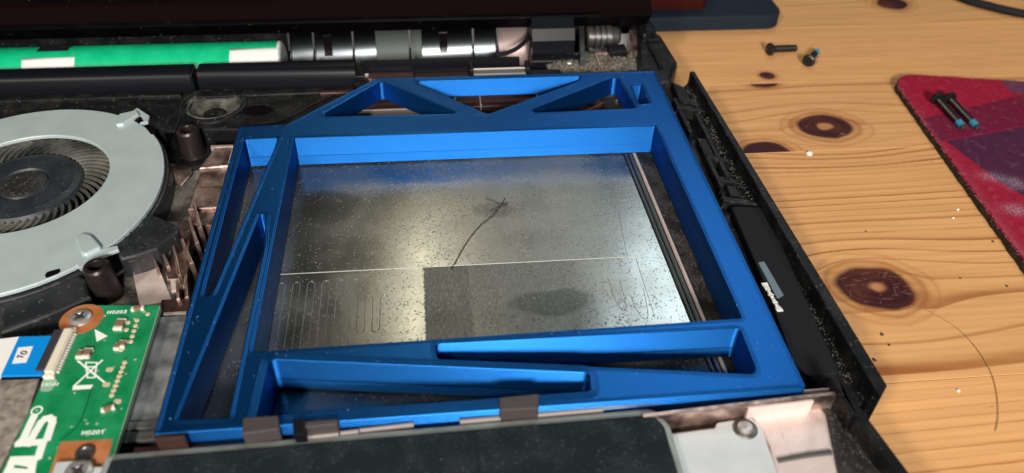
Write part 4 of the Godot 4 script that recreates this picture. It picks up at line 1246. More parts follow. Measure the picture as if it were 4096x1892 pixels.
	part("lining_crease", geo(t).tube(curve([Vector3(116.9, 14, 140.6), Vector3(123.1, 14, 140.0), Vector3(128.0, 14, 139.8)], 4), 0.55, 8), M.steel_dark, t)
	part("dark_lining", geo(t).slab([[Vector2(129.6, 125.5), Vector2(136.5, 124.0), Vector2(138.9, 131.7), Vector2(138.5, 146.3), Vector2(127.1, 145.3), Vector2(130.6, 131.0)]], 8.0, 14.3, 0.5), M.crinkle, t)
	part("lining_rib", geo(t).tube([Vector3(112.7, 13.5, 125.2), Vector3(112.5, 13.5, 129.4)], 0.5, 8), M.bright_edge, t)
	var c0 := Vector2(133.9, 125.9)
	var c1 := Vector2(138.0, 148.4)
	var cd := (c1 - c0).normalized()
	var cn := Vector2(cd.y, -cd.x)
	part("case_wall", geo(t).slab([[c0, c1 + cd * 40.0, c1 + cd * 40.0 - cn * 2.2, c0 - cn * 2.2]], 2.8, 19.0, 0.5), M.black, t)
	part("case_wall_return", geo(t).slab([[c0 + cn * 0.2, c0 - cn * 2.2, c0 - cn * 2.6 + cd * 9.0, c0 - cn * 3.2 + cd * 9.0]], 8.0, 19.6, 0.4), M.black, t)
	# screw posts
	for p in [[Vector3(-15.7, 16, 20.3), 16.0, 3.1], [Vector3(-25.3, 16, 76.9), 16.0, 3.0]]:
		var o: Vector3 = V(p[0].x, 5.0, p[0].z)
		part("screw_post", geo(t).lathe([Vector2(p[2] + 1.0, 0), Vector2(p[2] + 0.35, 3.0), Vector2(p[2], 10.4), Vector2(p[2] - 0.35, 11.0), Vector2(p[2] * 0.62, 11.0), Vector2(p[2] * 0.58, 10.7), Vector2(p[2] * 0.5, 6.0), Vector2(0, 6.0)], o, Vector3.UP, 32), M.post, t)
	part("post_base", geo(t).lathe([Vector2(6.5, 0), Vector2(6.3, 1.8), Vector2(5.6, 2.4), Vector2(0, 2.4)], V(-15.7, 5.0, 21.2)), M.black, t)
	part("dark_floor", geo(t).slab([[Vector2(-27.8, 0.2), Vector2(-10.7, 1.3), Vector2(-12.1, 20.6), Vector2(-20.1, 26.0), Vector2(-25.2, 17.7)]], 5.0, 7.2, 0.5), M.black, t)


func fluff_patch(g: Geo, a: Vector2, b: Vector2, depth: float, y: float) -> Geo:
	var nz := noise(0.28, 71, 4)
	var nx := 60
	var nd := 28
	var pt := func(i: int, j: int) -> Vector3:
		var q := a.lerp(b, float(i) / nx) + Vector2(0, depth * (float(j) / nd - 0.45))
		var rim := minf(minf(i, nx - i) / 8.0, minf(j, nd - j) / 6.0)
		var e := clampf(rim + nz.get_noise_2dv(q * 1.4) * 1.2, 0.0, 1.0)
		return V(q.x, y - 0.8 + e * (1.1 + 1.3 * nz.get_noise_2dv(q * 3.0 + Vector2(40, 0)) + 0.5 * nz.get_noise_2dv(q * 9.0)), q.y)
	g.st.set_smooth_group(3)
	for i in nx:
		for j in nd:
			g.quad(pt.call(i, j), pt.call(i + 1, j), pt.call(i + 1, j + 1), pt.call(i, j + 1), Vector3.UP)
	return g


func build_lid() -> void:
	var t: Node3D = get_node("laptop")
	var up := V(0, cos(0.92), -sin(0.92))
	var back := V(0, -sin(0.92), -cos(0.92))
	var o := V(-232, 24.6, -28.2)
	var lid := part("lid", geo(t).extrude([Vector2(0.4, 0), Vector2(0, 0.6), Vector2(0, 215), Vector2(7, 215), Vector2(7, 0)], o, back, up, V(363.5, 0, 0.6)), M.lid, t)
	part("lower_lip", geo(t).extrude([Vector2(-0.9, 2.4), Vector2(-0.9, 7.0), Vector2(0.1, 9.0), Vector2(0.1, 1.6)], o, back, up, V(360.5, 0, 0.6)), M.lid_brown, lid)
	part("rubber_bumper", geo(t).extrude(Geo.round_corners([Vector2(0, 0), Vector2(17, 0), Vector2(17, 2.2), Vector2(0, 2.2)], 0.5), V(10.5, 24.6, -28.0) + up * 9.6, V(1, 0, 0), up, -back * 0.9), M.black_matt, lid)
	part("hinge_dust", geo(t).extrude([Vector2(-1.2, 0), Vector2(-1.2, 9), Vector2(8, 9), Vector2(8, 0)], V(113, 24.2, -28.4), back, up, V(18.6, 0, 0)), M.lid_brown, lid)
	part("screen_panel", geo(t).extrude([Vector2(-0.05, 14), Vector2(-0.05, 205), Vector2(0.3, 205), Vector2(0.3, 14)], o + V(8, 0, 0), back, up, V(345, 0, 0.6)), M.black_gloss, lid)


func build_battery() -> void:
	var t := thing("battery_cell", "green wrapped battery cells with white tape under the lid edge", "battery", V(-40, 8, -25))
	var o := V(0, 9.6, -25.0)
	part("wrapper", geo(t).lathe([Vector2(0, -120), Vector2(8.6, -120), Vector2(9.2, -119), Vector2(9.2, -59.0), Vector2(9.0, -58.6), Vector2(9.2, -58.2), Vector2(9.2, 4.6), Vector2(8.9, 5.3), Vector2(0, 5.4)], o, V(1, 0, 0), 40), M.green, t)
	part("end_ring", geo(t).lathe([Vector2(9.18, 4.9), Vector2(9.22, 5.0), Vector2(9.0, 5.7), Vector2(8.2, 6.1), Vector2(0, 6.1)], o, V(1, 0, 0), 40), M.white, t)
	for s in [[Vector2(-74.0, -25.8).x, Vector2(-58.0, -26.2).x, 0.02, 0.36], [Vector2(-9.9, -27.6).x, 5.5, 0.06, 0.42]]:
		var g := geo(t)
		var n := 8
		var prof := []
		for k in n + 1:
			var a: float = lerpf(s[2], s[3], float(k) / n) * PI
			prof.append(Vector2(cos(a), sin(a)) * 9.34)
		for k in n + 1:
			var a: float = lerpf(s[3], s[2], float(k) / n) * PI
			prof.append(Vector2(cos(a), sin(a)) * 9.15)
		part("white_tape", g.extrude(prof, V(s[0], o.y, o.z), V(0, 0, 1), V(0, 1, 0), V(s[1] - s[0], 0, 0), true), M.white, t)
	var g := geo(t)
	g.extrude([Vector2(-3.0, 8.9), Vector2(1.2, 9.25), Vector2(1.2, 9.4), Vector2(-3.0, 9.05)], V(Vector2(-70.3, -28.0).x, o.y, o.z), V(0, 0, 1), V(0, 1, 0), V(9.5, 0, 0))
	part("dark_tape", g, M.black_matt, t)
	part("red_wire", geo(t).tube([V(-21, 13.5, -15.6), V(-16, 13.5, -15.6)], 0.9, 10), M.red, t)


func build_fan() -> void:
	var t := thing("cooling_fan", "round laptop cooling fan with grey metal cover and dusty blades", "fan", V(-55, 6, 40))
	var c := Vector2(-55.0, 39.5)
	# scroll outline: tight at the back, widening towards the front
	var outline := []
	for k in 49:
		var a := -PI * 0.93 + k / 48.0 * PI * 1.42
		var f := clampf((a + 0.35) / 1.9, 0.0, 1.0)
		var r := lerpf(35.6, 44.6, f * f * (3.0 - 2.0 * f))
		outline.append(c + Vector2(cos(a), sin(a)) * r)
	outline.append(Vector2(-56, 85.5))
	outline.append(Vector2(-118, 92.0))
	outline.append(Vector2(-122, 30.0))
	var big: Array = Geo.wound([outline])[0]
	var grown := Geo.inset(big, -0.9)
	part("housing", geo(t).slab([grown, Geo.ring(c, 22.6, 48)], 6.4, 12.6, 0.5), M.fan_black, t)
	part("cover_plate", geo(t).slab([big, Geo.ring(c, 21.7, 72)], 13.0, 14.0, 0.25), M.fan_plate, t)
	part("shadow_gap", geo(t).slab([Geo.inset(big, 1.0), Geo.ring(c, 23.0, 48)], 12.6, 13.0), M.black_clean, t)  # black slab: shade between cover and housing put in as colour
	# rotor
	part("hub", geo(t).lathe([Vector2(0, 13.0), Vector2(5.9, 13.0), Vector2(6.3, 12.6), Vector2(6.6, 12.6), Vector2(7.0, 13.1), Vector2(12.6, 13.1), Vector2(14.2, 12.6), Vector2(14.9, 11.7), Vector2(15.3, 10.4), Vector2(15.5, 7.0)], V(c.x, 0, c.y), Vector3.UP, 56), M.hub, t)
	part("hub_label", geo(t).lathe([Vector2(0, 13.06), Vector2(5.6, 13.06), Vector2(5.75, 12.9)], V(c.x, 0, c.y), Vector3.UP, 36), M.crinkle, t)
	for k in 52:
		var g := geo(t)
		var a := TAU * k / 52.0
		var pts := []
		for i in 6:
			var r := 15.0 + 8.6 * i / 5.0
			var b := a + 0.30 * i / 5.0 + 0.03 * i * i / 5.0
			pts.append(V(c.x + cos(b) * r, 0, c.y + sin(b) * r))
		for i in 5:
			var p: Vector3 = pts[i]
			var q: Vector3 = pts[i + 1]
			var d := (q - p).normalized()
			var s := V(-d.z, 0, d.x) * 0.3
			var lift := V(0, 12.3, 0)
			var drop := V(0, 6.6, 0)
			g.st.set_smooth_group(-1)
			g.quad(p + s + drop, q + s + drop, q + s + lift, p + s + lift, s)
			g.quad(p - s + drop, q - s + drop, q - s + lift, p - s + lift, -s)
			g.quad(p - s + lift, q - s + lift, q + s + lift, p + s + lift, Vector3.UP)
		part("blade", g, M.blade, t)
	part("rotor_floor", geo(t).lathe([Vector2(0, 6.5), Vector2(24.5, 6.5)], V(c.x, 0, c.y), Vector3.UP, 40), M.fan_black, t)
	# tabs that clip the cover down
	for r in [[Vector2(-37.8, 8.8), Vector2(-33.1, 6.9), Vector2(-31.7, 9.6), Vector2(-35.2, 14.5), Vector2(-37.4, 14.8)], [Vector2(-33.6, 65.4), Vector2(-32.3, 63.4), Vector2(-30.2, 64.2), Vector2(-26.3, 69.0), Vector2(-29.5, 71.6), Vector2(-30.7, 70.8)]]:
		part("clip_tab", geo(t).slab([Geo.round_corners(r, 0.8)], 13.9, 15.0, 0.5), M.fan_plate, t)
	part("clip_ear", geo(t).slab([[Vector2(-35.0, 6.7), Vector2(-33.7, 4.6), Vector2(-29.1, 9.3), Vector2(-28.9, 12.4), Vector2(-30.9, 13.5), Vector2(-30.8, 10.1)]], 13.2, 14.15, 0.15), M.fan_plate, t)
	part("clip_ear", geo(t).slab([[Vector2(-31.0, 74.1), Vector2(-30.4, 72.2), Vector2(-26.1, 68.7), Vector2(-23.2, 67.9), Vector2(-22.6, 69.4), Vector2(-27.2, 72.2), Vector2(-29.7, 75.6)]], 13.2, 14.15, 0.15), M.fan_plate, t)
	part("clip_slot", geo(t).slab([Geo.round_corners([Vector2(-37.1, 77.2), Vector2(-36.9, 76.1), Vector2(-34.4, 75.1), Vector2(-33.9, 76.1), Vector2(-34.2, 76.9), Vector2(-36.4, 78.3)], 0.4)], 13.9, 14.06), M.black_gloss, t)
	part("clip_slot", geo(t).slab([Geo.round_corners([Vector2(-33.3, 10.0), Vector2(-32.1, 9.2), Vector2(-30.0, 12.2), Vector2(-31.4, 13.1)], 0.3)], 13.9, 14.2), M.black_gloss, t)
	part("clip_slot", geo(t).slab([Geo.round_corners([Vector2(-28.7, 15.8), Vector2(-27.0, 15.5), Vector2(-24.7, 19.0), Vector2(-26.4, 19.3)], 0.3)], 13.9, 14.06), M.black_gloss, t)
	part("clip_slot", geo(t).slab([Geo.round_corners([Vector2(-35.1, 7.9), Vector2(-34.4, 7.5), Vector2(-33.9, 8.4), Vector2(-34.6, 8.8)], 0.2)], 14.4, 14.54), M.black_gloss, t)
	# mounting ear with raised moulding marks
	part("mounting_ear", geo(t).slab([Geo.round_corners([Vector2(-24.6, 65.8), Vector2(-20.2, 54.2), Vector2(-16.3, 56.1), Vector2(-10.9, 59.7), Vector2(-10.0, 62.8), Vector2(-14.2, 68.0), Vector2(-18.8, 70.3), Vector2(-22.2, 71.5)], [0.5, 1.0, 1.0, 2.0, 2.0, 1.5, 1.0, 0.5])], 6.4, 13.0, 0.8), M.fan_black, t)
	for p in [[Vector3(-19.2, 13.05, 56.3), 1.5], [Vector3(-14.5, 13.05, 62.2), 2.0], [Vector3(-18.4, 13.05, 68.1), 1.3], [Vector3(-22.4, 13.05, 63.0), 1.1]]:
		part("moulded_ring", geo(t).lathe([Vector2(p[1], 0), Vector2(p[1], 0.2), Vector2(p[1] - 0.3, 0.2), Vector2(p[1] - 0.3, 0)], p[0], Vector3.UP, 20), M.fan_black, t)
	letters(t, "moulded_mark", "01880", Vector3(-19.5, 13.02, 65.4), 2.6, 0.12, M.hub, 0.10)
	letters(t, "moulded_mark", "IM", Vector3(-18.6, 13.02, 58.8), 2.4, 0.15, M.hub, 0.10)
	part("outlet_shroud", geo(t).slab([[Vector2(-46.2, 81.3), Vector2(-38.7, 77.9), Vector2(-32.3, 73.8), Vector2(-28.8, 76.8), Vector2(-26.1, 82.9), Vector2(-33.7, 88.0), Vector2(-42.2, 92.7)]], 6.4, 12.0, 0.8), M.fan_black, t)


# lettering lying flat: text runs along +x turned by an angle about y
func letters(owner_node: Node3D, called: String, text: String, at: Vector3, h: float, turn: float, m: Material, thick := 0.06, stretch := 1.0) -> void:
	var f := SystemFont.new()
	f.font_names = PackedStringArray(["Droid Sans"])
	f.font_weight = 600
	var tm := TextMesh.new()
	tm.font = f
	tm.text = text
	tm.font_size = 32
	tm.pixel_size = 0.01
	var k := h / 34.0 * MM / 0.01
	tm.depth = thick * MM / k
	tm.curve_step = 1.0
	var mi := MeshInstance3D.new()
	mi.mesh = tm
	mi.material_override = m
	mi.transform = Transform3D(Basis(Vector3.UP, turn) * Basis(Vector3.RIGHT, -PI / 2) * Basis.from_scale(V(stretch, 1, 1) * k), (at - owner_node.get_meta("base")) * MM)
	var n := 0
	for c in owner_node.get_children():
		if c.get_meta("called", "") == called:
			n += 1
	mi.name = called if n == 0 else "%s_%03d" % [called, n]
	mi.set_meta("called", called)
	owner_node.add_child(mi, true)


func build_speaker() -> void:
	var t := thing("speaker", "black plastic speaker module with round dusty cone beside the fan", "speaker", V(0, 5, 2))
	part("housing", geo(t).slab([Geo.round_corners([Vector2(-19.0, -6.2), Vector2(31.5, -6.3), Vector2(30.8, -1.5), Vector2(11.7, 13.9), Vector2(7.8, 15.8), Vector2(-21.1, 13.9)], [1.0, 1.0, 3.0, 5.0, 2.0, 2.0], 6), Geo.ring(Vector2(-12.4, 2.0), 9.6, 40)], 6.0, 12.4, 0.9), M.black, t)
	part("housing_step", geo(t).slab([Geo.round_corners([Vector2(-18.4, -5.9), Vector2(30.8, -6.1), Vector2(30.0, -2.8), Vector2(-18.2, -2.2)], 0.8)], 12.4, 13.2, 0.4), M.black, t)
	part("rim_curve", geo(t).tube(curve([Vector3(30.4, 12.6, -7.2), Vector3(25.3, 12.6, -2.6), Vector3(18.4, 12.6, 3.4), Vector3(12.4, 12.6, 9.8), Vector3(8.5, 12.6, 12.4), Vector3(1.7, 12.6, 13.5)], 6), 0.5, 8), M.black, t)
	var o := Vector3(-12.4, 12.4, 2.0)
	part("cone_surround", geo(t).lathe([Vector2(10.6, -0.2), Vector2(10.3, 0.7), Vector2(9.6, 1.0), Vector2(8.9, 0.8), Vector2(8.4, 0.2)], o, V(0, 1, 0), 44), M.black, t)
	part("cone", geo(t).lathe([Vector2(8.4, 0.2), Vector2(7.9, -0.2), Vector2(7.5, 0.3), Vector2(7.0, -0.1), Vector2(6.7, -0.9), Vector2(6.2, -1.1), Vector2(5.6, -1.9), Vector2(4.6, -2.6), Vector2(3.2, -3.1), Vector2(0, -3.2)], o, V(0, 1, 0), 44), M.cone, t)
	part("cone_cap", geo(t).lathe([Vector2(4.1, 0.0), Vector2(3.2, 0.7), Vector2(1.8, 1.1), Vector2(0, 1.2)], V(o.x, 9.0, o.z), Vector3.UP, 28), M.black, t)
	part("dark_oval", geo(t).slab([Geo.ring(Vector2(1.6, 5.7), 4.6, 28, 3.0)], 12.3, 12.44), M.black_gloss, t)  # thin black disc; the dark of a shallow recess is in its colour
	# star-shaped moulded foot
	var s := Vector3(0.2, 12.4, -11.1)
	for k in 6:
		var a := TAU * k / 6.0 + 0.3
		part("star_rib", geo(t).slab([Geo.rect(Vector2(s.x + cos(a) * 2.6, s.z + sin(a) * 2.6), 2.6, 0.8, a)], 12.3, 13.7, 0.2), M.black, t)
	part("star_ring", geo(t).lathe([Vector2(1.5, 0), Vector2(1.5, 1.7), Vector2(0.9, 1.7), Vector2(0.9, 0.4), Vector2(0, 0.4)], s), M.black, t)
	part("screw_glint", geo(t).lathe([Vector2(0, 0.5), Vector2(0.6, 0.3), Vector2(0.7, 0)], Vector3(-7.9, 12.7, 9.8), Vector3.UP, 10), M.silver, t)  # small silver bump modelled in place of a glint
	var b := thing("side_cover", "dusty black plastic cover between battery rail and cooling fan", "cover", V(-60, 5, 2))
	var cc := Vector2(-55.0, 39.5)
	var edge := [Vector2(-125, -6.2), Vector2(-20.4, -6.2), Vector2(-20.2, 10.0), Vector2(-24.2, 8.3)]
	for k in 13:
		var a := -0.62 - k / 12.0 * 1.7
		edge.append(cc + Vector2(cos(a), sin(a)) * 38.6)
	edge.append(Vector2(-125, 12.0))
	part("panel", geo(b).slab([edge], 6.0, 12.0, 0.6), M.black, b)
	part("ridge", geo(b).slab([Geo.round_corners([Vector2(-22.4, -6.0), Vector2(-20.5, -6.0), Vector2(-20.5, 16), Vector2(-23.6, 16)], 0.6)], 12.0, 13.0, 0.4), M.black, b)
	part("panel_step", geo(b).slab([[Vector2(-125, -6.1), Vector2(-23, -6.1), Vector2(-23, -3.4), Vector2(-125, -3.0)]], 12.0, 13.4, 0.5), M.black, b)
	letters(b, "moulded_mark", "ISO", Vector3(-34.6, 12.03, -10.4), 5.0, 0.0, M.black_matt, 0.5)
	for r in [[Vector2(-40.7, -14.5), Vector2(-39.9, -14.5), Vector2(-39.1, -6.4), Vector2(-39.9, -6.4)], [Vector2(-30.3, -15.2), Vector2(-29.6, -15.1), Vector2(-29.3, -6.5), Vector2(-30.1, -6.5)]]:
		part("moulded_bar", geo(b).slab([r], 12.0, 12.4, 0.1), M.black, b)


func build_board() -> void:
	var t := thing("circuit_board", "small green circuit board with white lettering and copper screw rings", "circuit board", V(-20, 10, 110))
	var tl := Vector2(-27.9, 85.7)
	var tr := Vector2(-9.5, 87.2)
	var br := Vector2(-9.8, 131.6)
	var y := 12.0
	part("laminate", geo(t).slab([Geo.round_corners([tl, tr, Vector2(-9.2, 150), Vector2(-29.6, 150), Vector2(-28.4, 106.5), Vector2(-29.2, 93.7), Vector2(-29.2, 90.2)], [0.8, 0.6, 0.5, 0.5, 0.5, 0.5, 2.0])], y - 1.2, y, 0.05), M.board, t)
	part("board_edge", geo(t).slab([[tr + Vector2(-0.06, 0.2), tr + Vector2(0.12, 0.2), Vector2(-9.08, 150), Vector2(-9.26, 150)]], y - 1.25, y + 0.03), M.board_edge, t)
	# screw rings
	var s := Vector3(-25.8, 12, 90.2)
	part("copper_ring", geo(t).slab([Geo.ring(Vector2(s.x, s.z), 4.6, 40)], y, y + 0.05), M.pad_copper, t)
	board_screw(t, s + V(-0.3, 0.05, -0.3), 2.5)
	part("copper_land", geo(t).slab([[Vector2(-20.2, 123.0), Vector2(-10.5, 123.2), Vector2(-9.8, 131.6), Vector2(-20.1, 130.7)]], y, y + 0.05), M.pad_copper, t)
	var eye := Vector3(-14.8, 12, 126.0)
	part("via_ring", geo(t).lathe([Vector2(1.9, 0), Vector2(1.8, 0.35), Vector2(1.2, 0.35), Vector2(1.0, 0.1), Vector2(0, 0.1)], eye, Vector3.UP, 24), M.steel_dark, t)
	part("bracket_plate", geo(t).slab([Geo.round_corners([Vector2(-19.2, 128.0), Vector2(-12.9, 128.2), Vector2(-12.2, 129.7), Vector2(-9.6, 129.9), Vector2(-8.4, 135.6), Vector2(-19.2, 134.7)], 0.7)], y + 0.05, y + 0.9, 0.25), M.plate_white, t)
	board_screw(t, Vector3(-14.3, 12.9, 130.9), 2.6)
	# ribbon connector
	var c0 := Vector3(-26.9, 12, 94.3)
	var c1 := Vector3(-27.3, 12, 106.1)
	var along := c1 - c0
	var d := along.normalized()
	var side := V(d.z, 0, -d.x)
	if side.x < 0.0:
		side = -side
	part("connector_body", geo(t).extrude([Vector2(-0.9, 0), Vector2(1.0, 0), Vector2(1.0, 1.1), Vector2(0.6, 1.5), Vector2(-0.9, 1.5)], c0, side, Vector3.UP, along), M.cream, t)
	part("connector_latch", geo(t).extrude([Vector2(-2.9, 0.2), Vector2(-0.9, 0.2), Vector2(-0.9, 1.75), Vector2(-1.2, 1.9), Vector2(-2.7, 1.7)], c0 + along * 0.04, side, Vector3.UP, along * 0.93), M.ink, t)
	for k in 15:
		var p := c0 + along * (0.06 + 0.88 * k / 14.0) + side * 1.2
		part("pin", geo(t).slab([Geo.rect(Vector2(p.x, p.z), 0.75, 0.42, atan2(side.z, side.x))], y, y + 0.5, 0.08), M.solder, t)
	for e in [c0 - d * 0.5, c1 + d * 0.5]:
		part("connector_lug", geo(t).slab([Geo.rect(Vector2(e.x, e.z), 2.2, 0.9, atan2(side.z, side.x))], y, y + 0.9, 0.15), M.cream, t)
	# chip capacitors and resistors: brown body, soldered ends
	for k in [[Vector2(-16.8, 92.8), 1.9, 3.2, 0.1], [Vector2(-14.8, 98.8), 1.6, 2.0, 0.1], [Vector2(-15.6, 99.4), 1.2, 1.8, 0.1], [Vector2(-21.5, 100.8), 1.8, 2.6, 0.1], [Vector2(-22.7, 101.0), 1.5, 2.2, 0.1], [Vector2(-14.1, 88.2), 1.0, 2.8, 1.5], [Vector2(-13.2, 116.0), 0.9, 2.6, 1.3]]:
		var p: Vector2 = k[0]
		var body := part("chip_capacitor", geo(t).slab([Geo.rect(p, k[1], k[2] * 0.55, k[3])], y, y + 0.95, 0.12), M.cap, t)
		for e in [-1.0, 1.0]:
			part("soldered_end", geo(t).slab([Geo.rect(p + Vector2(0, e * k[2] * 0.37).rotated(k[3]), k[1] * 1.04, k[2] * 0.26, k[3])], y, y + 0.8, 0.25), M.solder, body)
	for p in dots():
		part("test_pad", geo(t).lathe([Vector2(0.55, 0), Vector2(0.5, 0.16), Vector2(0.25, 0.22), Vector2(0, 0.22)], p, Vector3.UP, 12), M.gold, t)
	for p in [Vector3(-15.7, 12, 105.5), Vector3(-15.3, 12, 109.5), Vector3(-11.9, 12, 114.1)]:
		part("test_land", geo(t).slab([Geo.round_corners(Geo.rect(Vector2(p.x, p.z), 1.5, 1.1, 0.15), 0.4)], y, y + 0.1), M.gold, t)
	# trace groove
	part("trace", geo(t).tube([Vector3(-18.0, 12, 110.0), Vector3(-17.8, 12, 117.9), Vector3(-18.3, 12, 120.1), Vector3(-20.4, 12, 122.8)], 0.16, 5), mat(Color(0.0, 0.10, 0.035), 0.4), t)
	part("trace", geo(t).tube([Vector3(-13.1, 12, 102.2), Vector3(-13.9, 12, 105.1), Vector3(-14.2, 12, 107.8)], 0.12, 5), mat(Color(0.0, 0.10, 0.035), 0.4), t)
	var dark_trace := mat(Color(0.0, 0.10, 0.035), 0.4)
	for k in 9:
		var p := c0.lerp(c1, 0.08 + 0.1 * k) + side * 1.9
		part("trace", geo(t).tube([p, p + side * (1.0 + 0.25 * k), p + side * (2.0 + 0.25 * k) + V(0, 0, -1.0 - 0.2 * k), p + side * (3.4 + 0.2 * k) + V(0, 0, -1.2 - 0.2 * k)], 0.07, 4), dark_trace, t)
	for k in 26:
		var p := Vector2(rng.randf_range(-22.0, -10.6), rng.randf_range(88.0, 128.0))
		part("via", geo(t).lathe([Vector2(0.26, 0), Vector2(0.24, 0.05), Vector2(0.1, 0.05)], V(p.x, y, p.y), Vector3.UP, 9), M.gold if k % 3 == 0 else M.flux, t)
	part("flux_residue", geo(t).slab([Geo.round_corners([Vector2(-25.4, 107.3), Vector2(-26.0, 110.4), Vector2(-28.2, 110.2), Vector2(-28.8, 106.5)], 0.8)], y, y + 0.02), M.flux, t)
	# silkscreen print
	part("arrow_mark", geo(t).slab([[Vector2(-22.1, 93.5), Vector2(-18.7, 95.8), Vector2(-20.6, 97.3)]], y, y + 0.04), M.silk, t)
	letters(t, "reference_print", "H0203", Vector3(-18.6, 12.03, 88.6), 1.4, -0.02, M.silk, 0.04, 1.15)
	letters(t, "reference_print", "H0201", Vector3(-14.7, 12.03, 121.3), 1.4, -0.02, M.silk, 0.04, 1.15)
	letters(t, "reference_print", "CN102", Vector3(-26.7, 12.03, 108.5), 1.1, -0.02, M.silk, 0.04, 1.1)
	var g := geo(t)
	strokes(g, [Vector3(-23.0, 12, 102.5), Vector3(-15.5, 12, 109.2)], 0.42)
	strokes(g, [Vector3(-18.0, 12, 102.8), Vector3(-21.7, 12, 109.2)], 0.42)
	strokes(g, [Vector3(-21.2, 12, 103.1), Vector3(-18.9, 12, 103.3), Vector3(-18.2, 12, 107.4), Vector3(-19.7, 12, 107.3), Vector3(-21.2, 12, 103.1)], 0.3)
	strokes(g, [Vector3(-20.8, 12, 104.4), Vector3(-18.7, 12, 104.4)], 0.3)
	part("crossed_bin_mark", g, M.silk, t)
	part("bin_bar", geo(t).slab([[Vector2(-22.0, 109.2), Vector2(-18.0, 109.3), Vector2(-18.0, 110.3), Vector2(-21.8, 110.3)]], y, y + 0.04), M.silk, t)
	# maker's name running up the board in broad strokes
	var word := [
		[[Vector3(-27.7, 12.02, 126.4), Vector3(-27.9, 12.02, 130.3), Vector3(-27.9, 12.02, 132.1)], [Vector3(-27.7, 12.02, 126.5), Vector3(-23.8, 12.02, 127.6)], [Vector3(-23.9, 12.02, 127.5), Vector3(-23.3, 12.02, 130.3), Vector3(-23.3, 12.02, 132.5)], [Vector3(-27.5, 12.02, 128.8), Vector3(-23.8, 12.02, 129.5)]],
		[[Vector3(-28.1, 12.02, 122.7), Vector3(-23.9, 12.02, 122.7), Vector3(-23.5, 12.02, 123.1), Vector3(-23.3, 12.02, 126.1), Vector3(-23.9, 12.02, 126.5), Vector3(-28.0, 12.02, 126.3)]],
		[[Vector3(-27.3, 12.02, 116.6), Vector3(-27.5, 12.02, 121.7), Vector3(-28.0, 12.02, 122.6)], [Vector3(-26.2, 12.02, 123.0), Vector3(-25.4, 12.02, 118.0), Vector3(-24.9, 12.02, 117.2), Vector3(-24.2, 12.02, 117.0), Vector3(-23.5, 12.02, 117.5), Vector3(-23.2, 12.02, 118.4), Vector3(-23.0, 12.02, 122.1)]],
	]
	for k in 3:
		g = geo(t)
		for line in word[k]:
			strokes(g, line, 1.45)
		part("name_print", g, M.silk, t)
	var rc := Vector2(-27.2, 115.0)
	g = geo(t)
	g.slab([Geo.ring(rc, 1.15, 24), Geo.ring(rc, 0.8, 24)], y, y + 0.04)
	part("registered_mark", g, M.silk, t)
	letters(t, "registered_letter", "R", V(rc.x, y + 0.03, rc.y), 0.55, 1.4, M.silk, 0.04)
	# flat ribbon cable
	var r := thing("ribbon_cable", "white flat cable with blue stiffener plugged into the green board", "cable", V(-35, 12, 105))
	g = geo(r)
	part("white_ribbon", g.slab([[Vector2(-90, 100.5), Vector2(-36.6, 95.3), Vector2(-36.7, 106.9), Vector2(-90, 118)]], 12.7, 12.95), M.white, r)
	part("blue_stiffener", geo(r).slab([[Vector2(-36.9, 95.4), Vector2(-29.2, 95.8), Vector2(-28.5, 106.7), Vector2(-36.8, 106.2)]], 12.6, 13.1, 0.05), M.cyan, r)
	part("paper_tag", geo(r).slab([[Vector2(-35.9, 98.7), Vector2(-32.9, 98.6), Vector2(-32.8, 103.0), Vector2(-35.6, 103.1)]], 13.1, 13.18), M.white, r)
	letters(r, "tag_print", "10", Vector3(-34.4, 13.2, 100.9), 2.2, 1.2, M.ink, 0.03)


func dots() -> Array:
	var out := []
	for s in [[Vector3(-13.5, 12, 91.6), Vector3(-13.3, 12, 97.9)], [Vector3(-13.1, 12, 103.8), Vector3(-13.5, 12, 112.4)]]:
		var n := 5 if out.is_empty() else 8
		for k in n:
			out.append(s[0].lerp(s[1], float(k) / (n - 1)))
	for q in [Vector3(-15.3, 12, 92.1), Vector3(-15.1, 12, 94.3), Vector3(-14.7, 12, 100.1), Vector3(-11.6, 12, 89.8)]:
		out.append(q)
	return out


func board_screw(t: Node3D, p: Vector3, r: float) -> void:
	var head := part("screw_head", geo(t).lathe([Vector2(0, 0.35), Vector2(0.7, 0.4), Vector2(0.9, 0.75), Vector2(r * 0.7, 0.75), Vector2(r * 0.95, 0.45), Vector2(r, 0.0)], p, Vector3.UP, 28), M.steel, t)
	var g := geo(t)
	for k in 2:
		g.slab([Geo.rect(Vector2(p.x, p.z), r * 1.1, 0.5, 0.5 + k * PI / 2)], p.y + 0.5 + k * 0.02, p.y + 0.78 + k * 0.02)
	part("cross_slot", g, M.steel_dark, head)


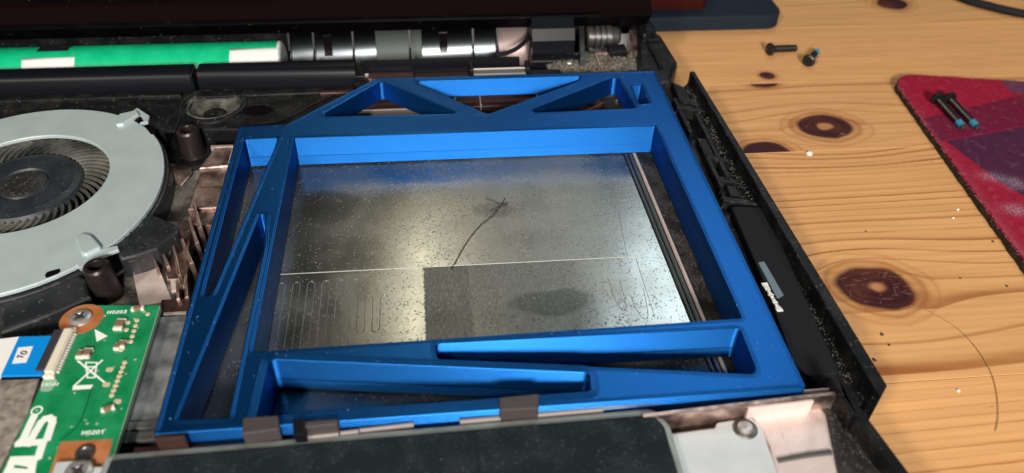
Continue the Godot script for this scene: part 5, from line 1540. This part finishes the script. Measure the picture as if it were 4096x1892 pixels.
# a flat painted line of even width with mitred joints
func strokes(g: Geo, pts: Array, w: float) -> void:
	for i in pts.size() - 1:
		var a := Vector2(pts[i].x, pts[i].z)
		var b := Vector2(pts[i + 1].x, pts[i + 1].z)
		var d := (b - a).normalized()
		painted += 1
		var y: float = 12.02 + 0.003 * (painted % 12)
		var n := Vector2(-d.y, d.x) * w * 0.5
		a -= d * w * 0.35
		b += d * w * 0.35
		g.slab([[a - n, b - n, b + n, a + n]], 12.005, y, 0.0, false)


func build_caddy() -> void:
	var t := thing("hard_drive", "black foam topped hard drive in a grey metal tray along the bottom edge", "hard drive", V(40, 5, 145))
	part("tray", geo(t).slab([Geo.round_corners([Vector2(-8.4, 130.2), Vector2(95.3, 128.6), Vector2(97.4, 133.0), Vector2(97.0, 190), Vector2(-12, 190)], [1.0, 3.0, 4.0, 2.0, 1.0], 6)], 5.2, 17.4, 1.0), M.rim, t)
	part("foam_cover", geo(t).slab([Geo.round_corners([Vector2(-6.7, 132.2), Vector2(94.0, 130.9), Vector2(95.8, 133.9), Vector2(95.8, 190), Vector2(-10.5, 190)], [0.5, 2.2, 1.5, 2.0, 1.0], 6)], 17.4, 18.2, 0.35), M.foam, t)
	var b := thing("mounting_plate", "pale metal mounting plate with one screw beside the hard drive", "plate", V(105, 8, 140))
	part("plate", geo(b).slab([Geo.round_corners([Vector2(96.4, 133.5), Vector2(106.7, 132.9), Vector2(107.5, 131.7), Vector2(114.6, 131.1), Vector2(116.1, 133.3), Vector2(115.6, 143.9), Vector2(115.5, 165), Vector2(97.6, 165)], [0.8, 0.4, 0.8, 1.2, 1.2, 0.5, 0.5, 0.5])], 14.0, 15.0, 0.3), M.plate_white, b)
	part("plate_leg", geo(b).box(V(99, 8.1, 140), V(112, 14.0, 160), 0.3), M.steel_dark, b)
	var o := Vector3(112.6, 15, 133.6)
	part("screw_recess", geo(b).lathe([Vector2(2.5, 0), Vector2(2.2, 0.25), Vector2(1.7, 0.1), Vector2(0, 0.05)], o, Vector3.UP, 28), M.steel_dark, b)
	part("screw_head", geo(b).lathe([Vector2(1.55, 0.05), Vector2(1.5, 0.55), Vector2(1.1, 0.8), Vector2(0.5, 0.75), Vector2(0, 0.4)], o, Vector3.UP, 24), M.steel, b)
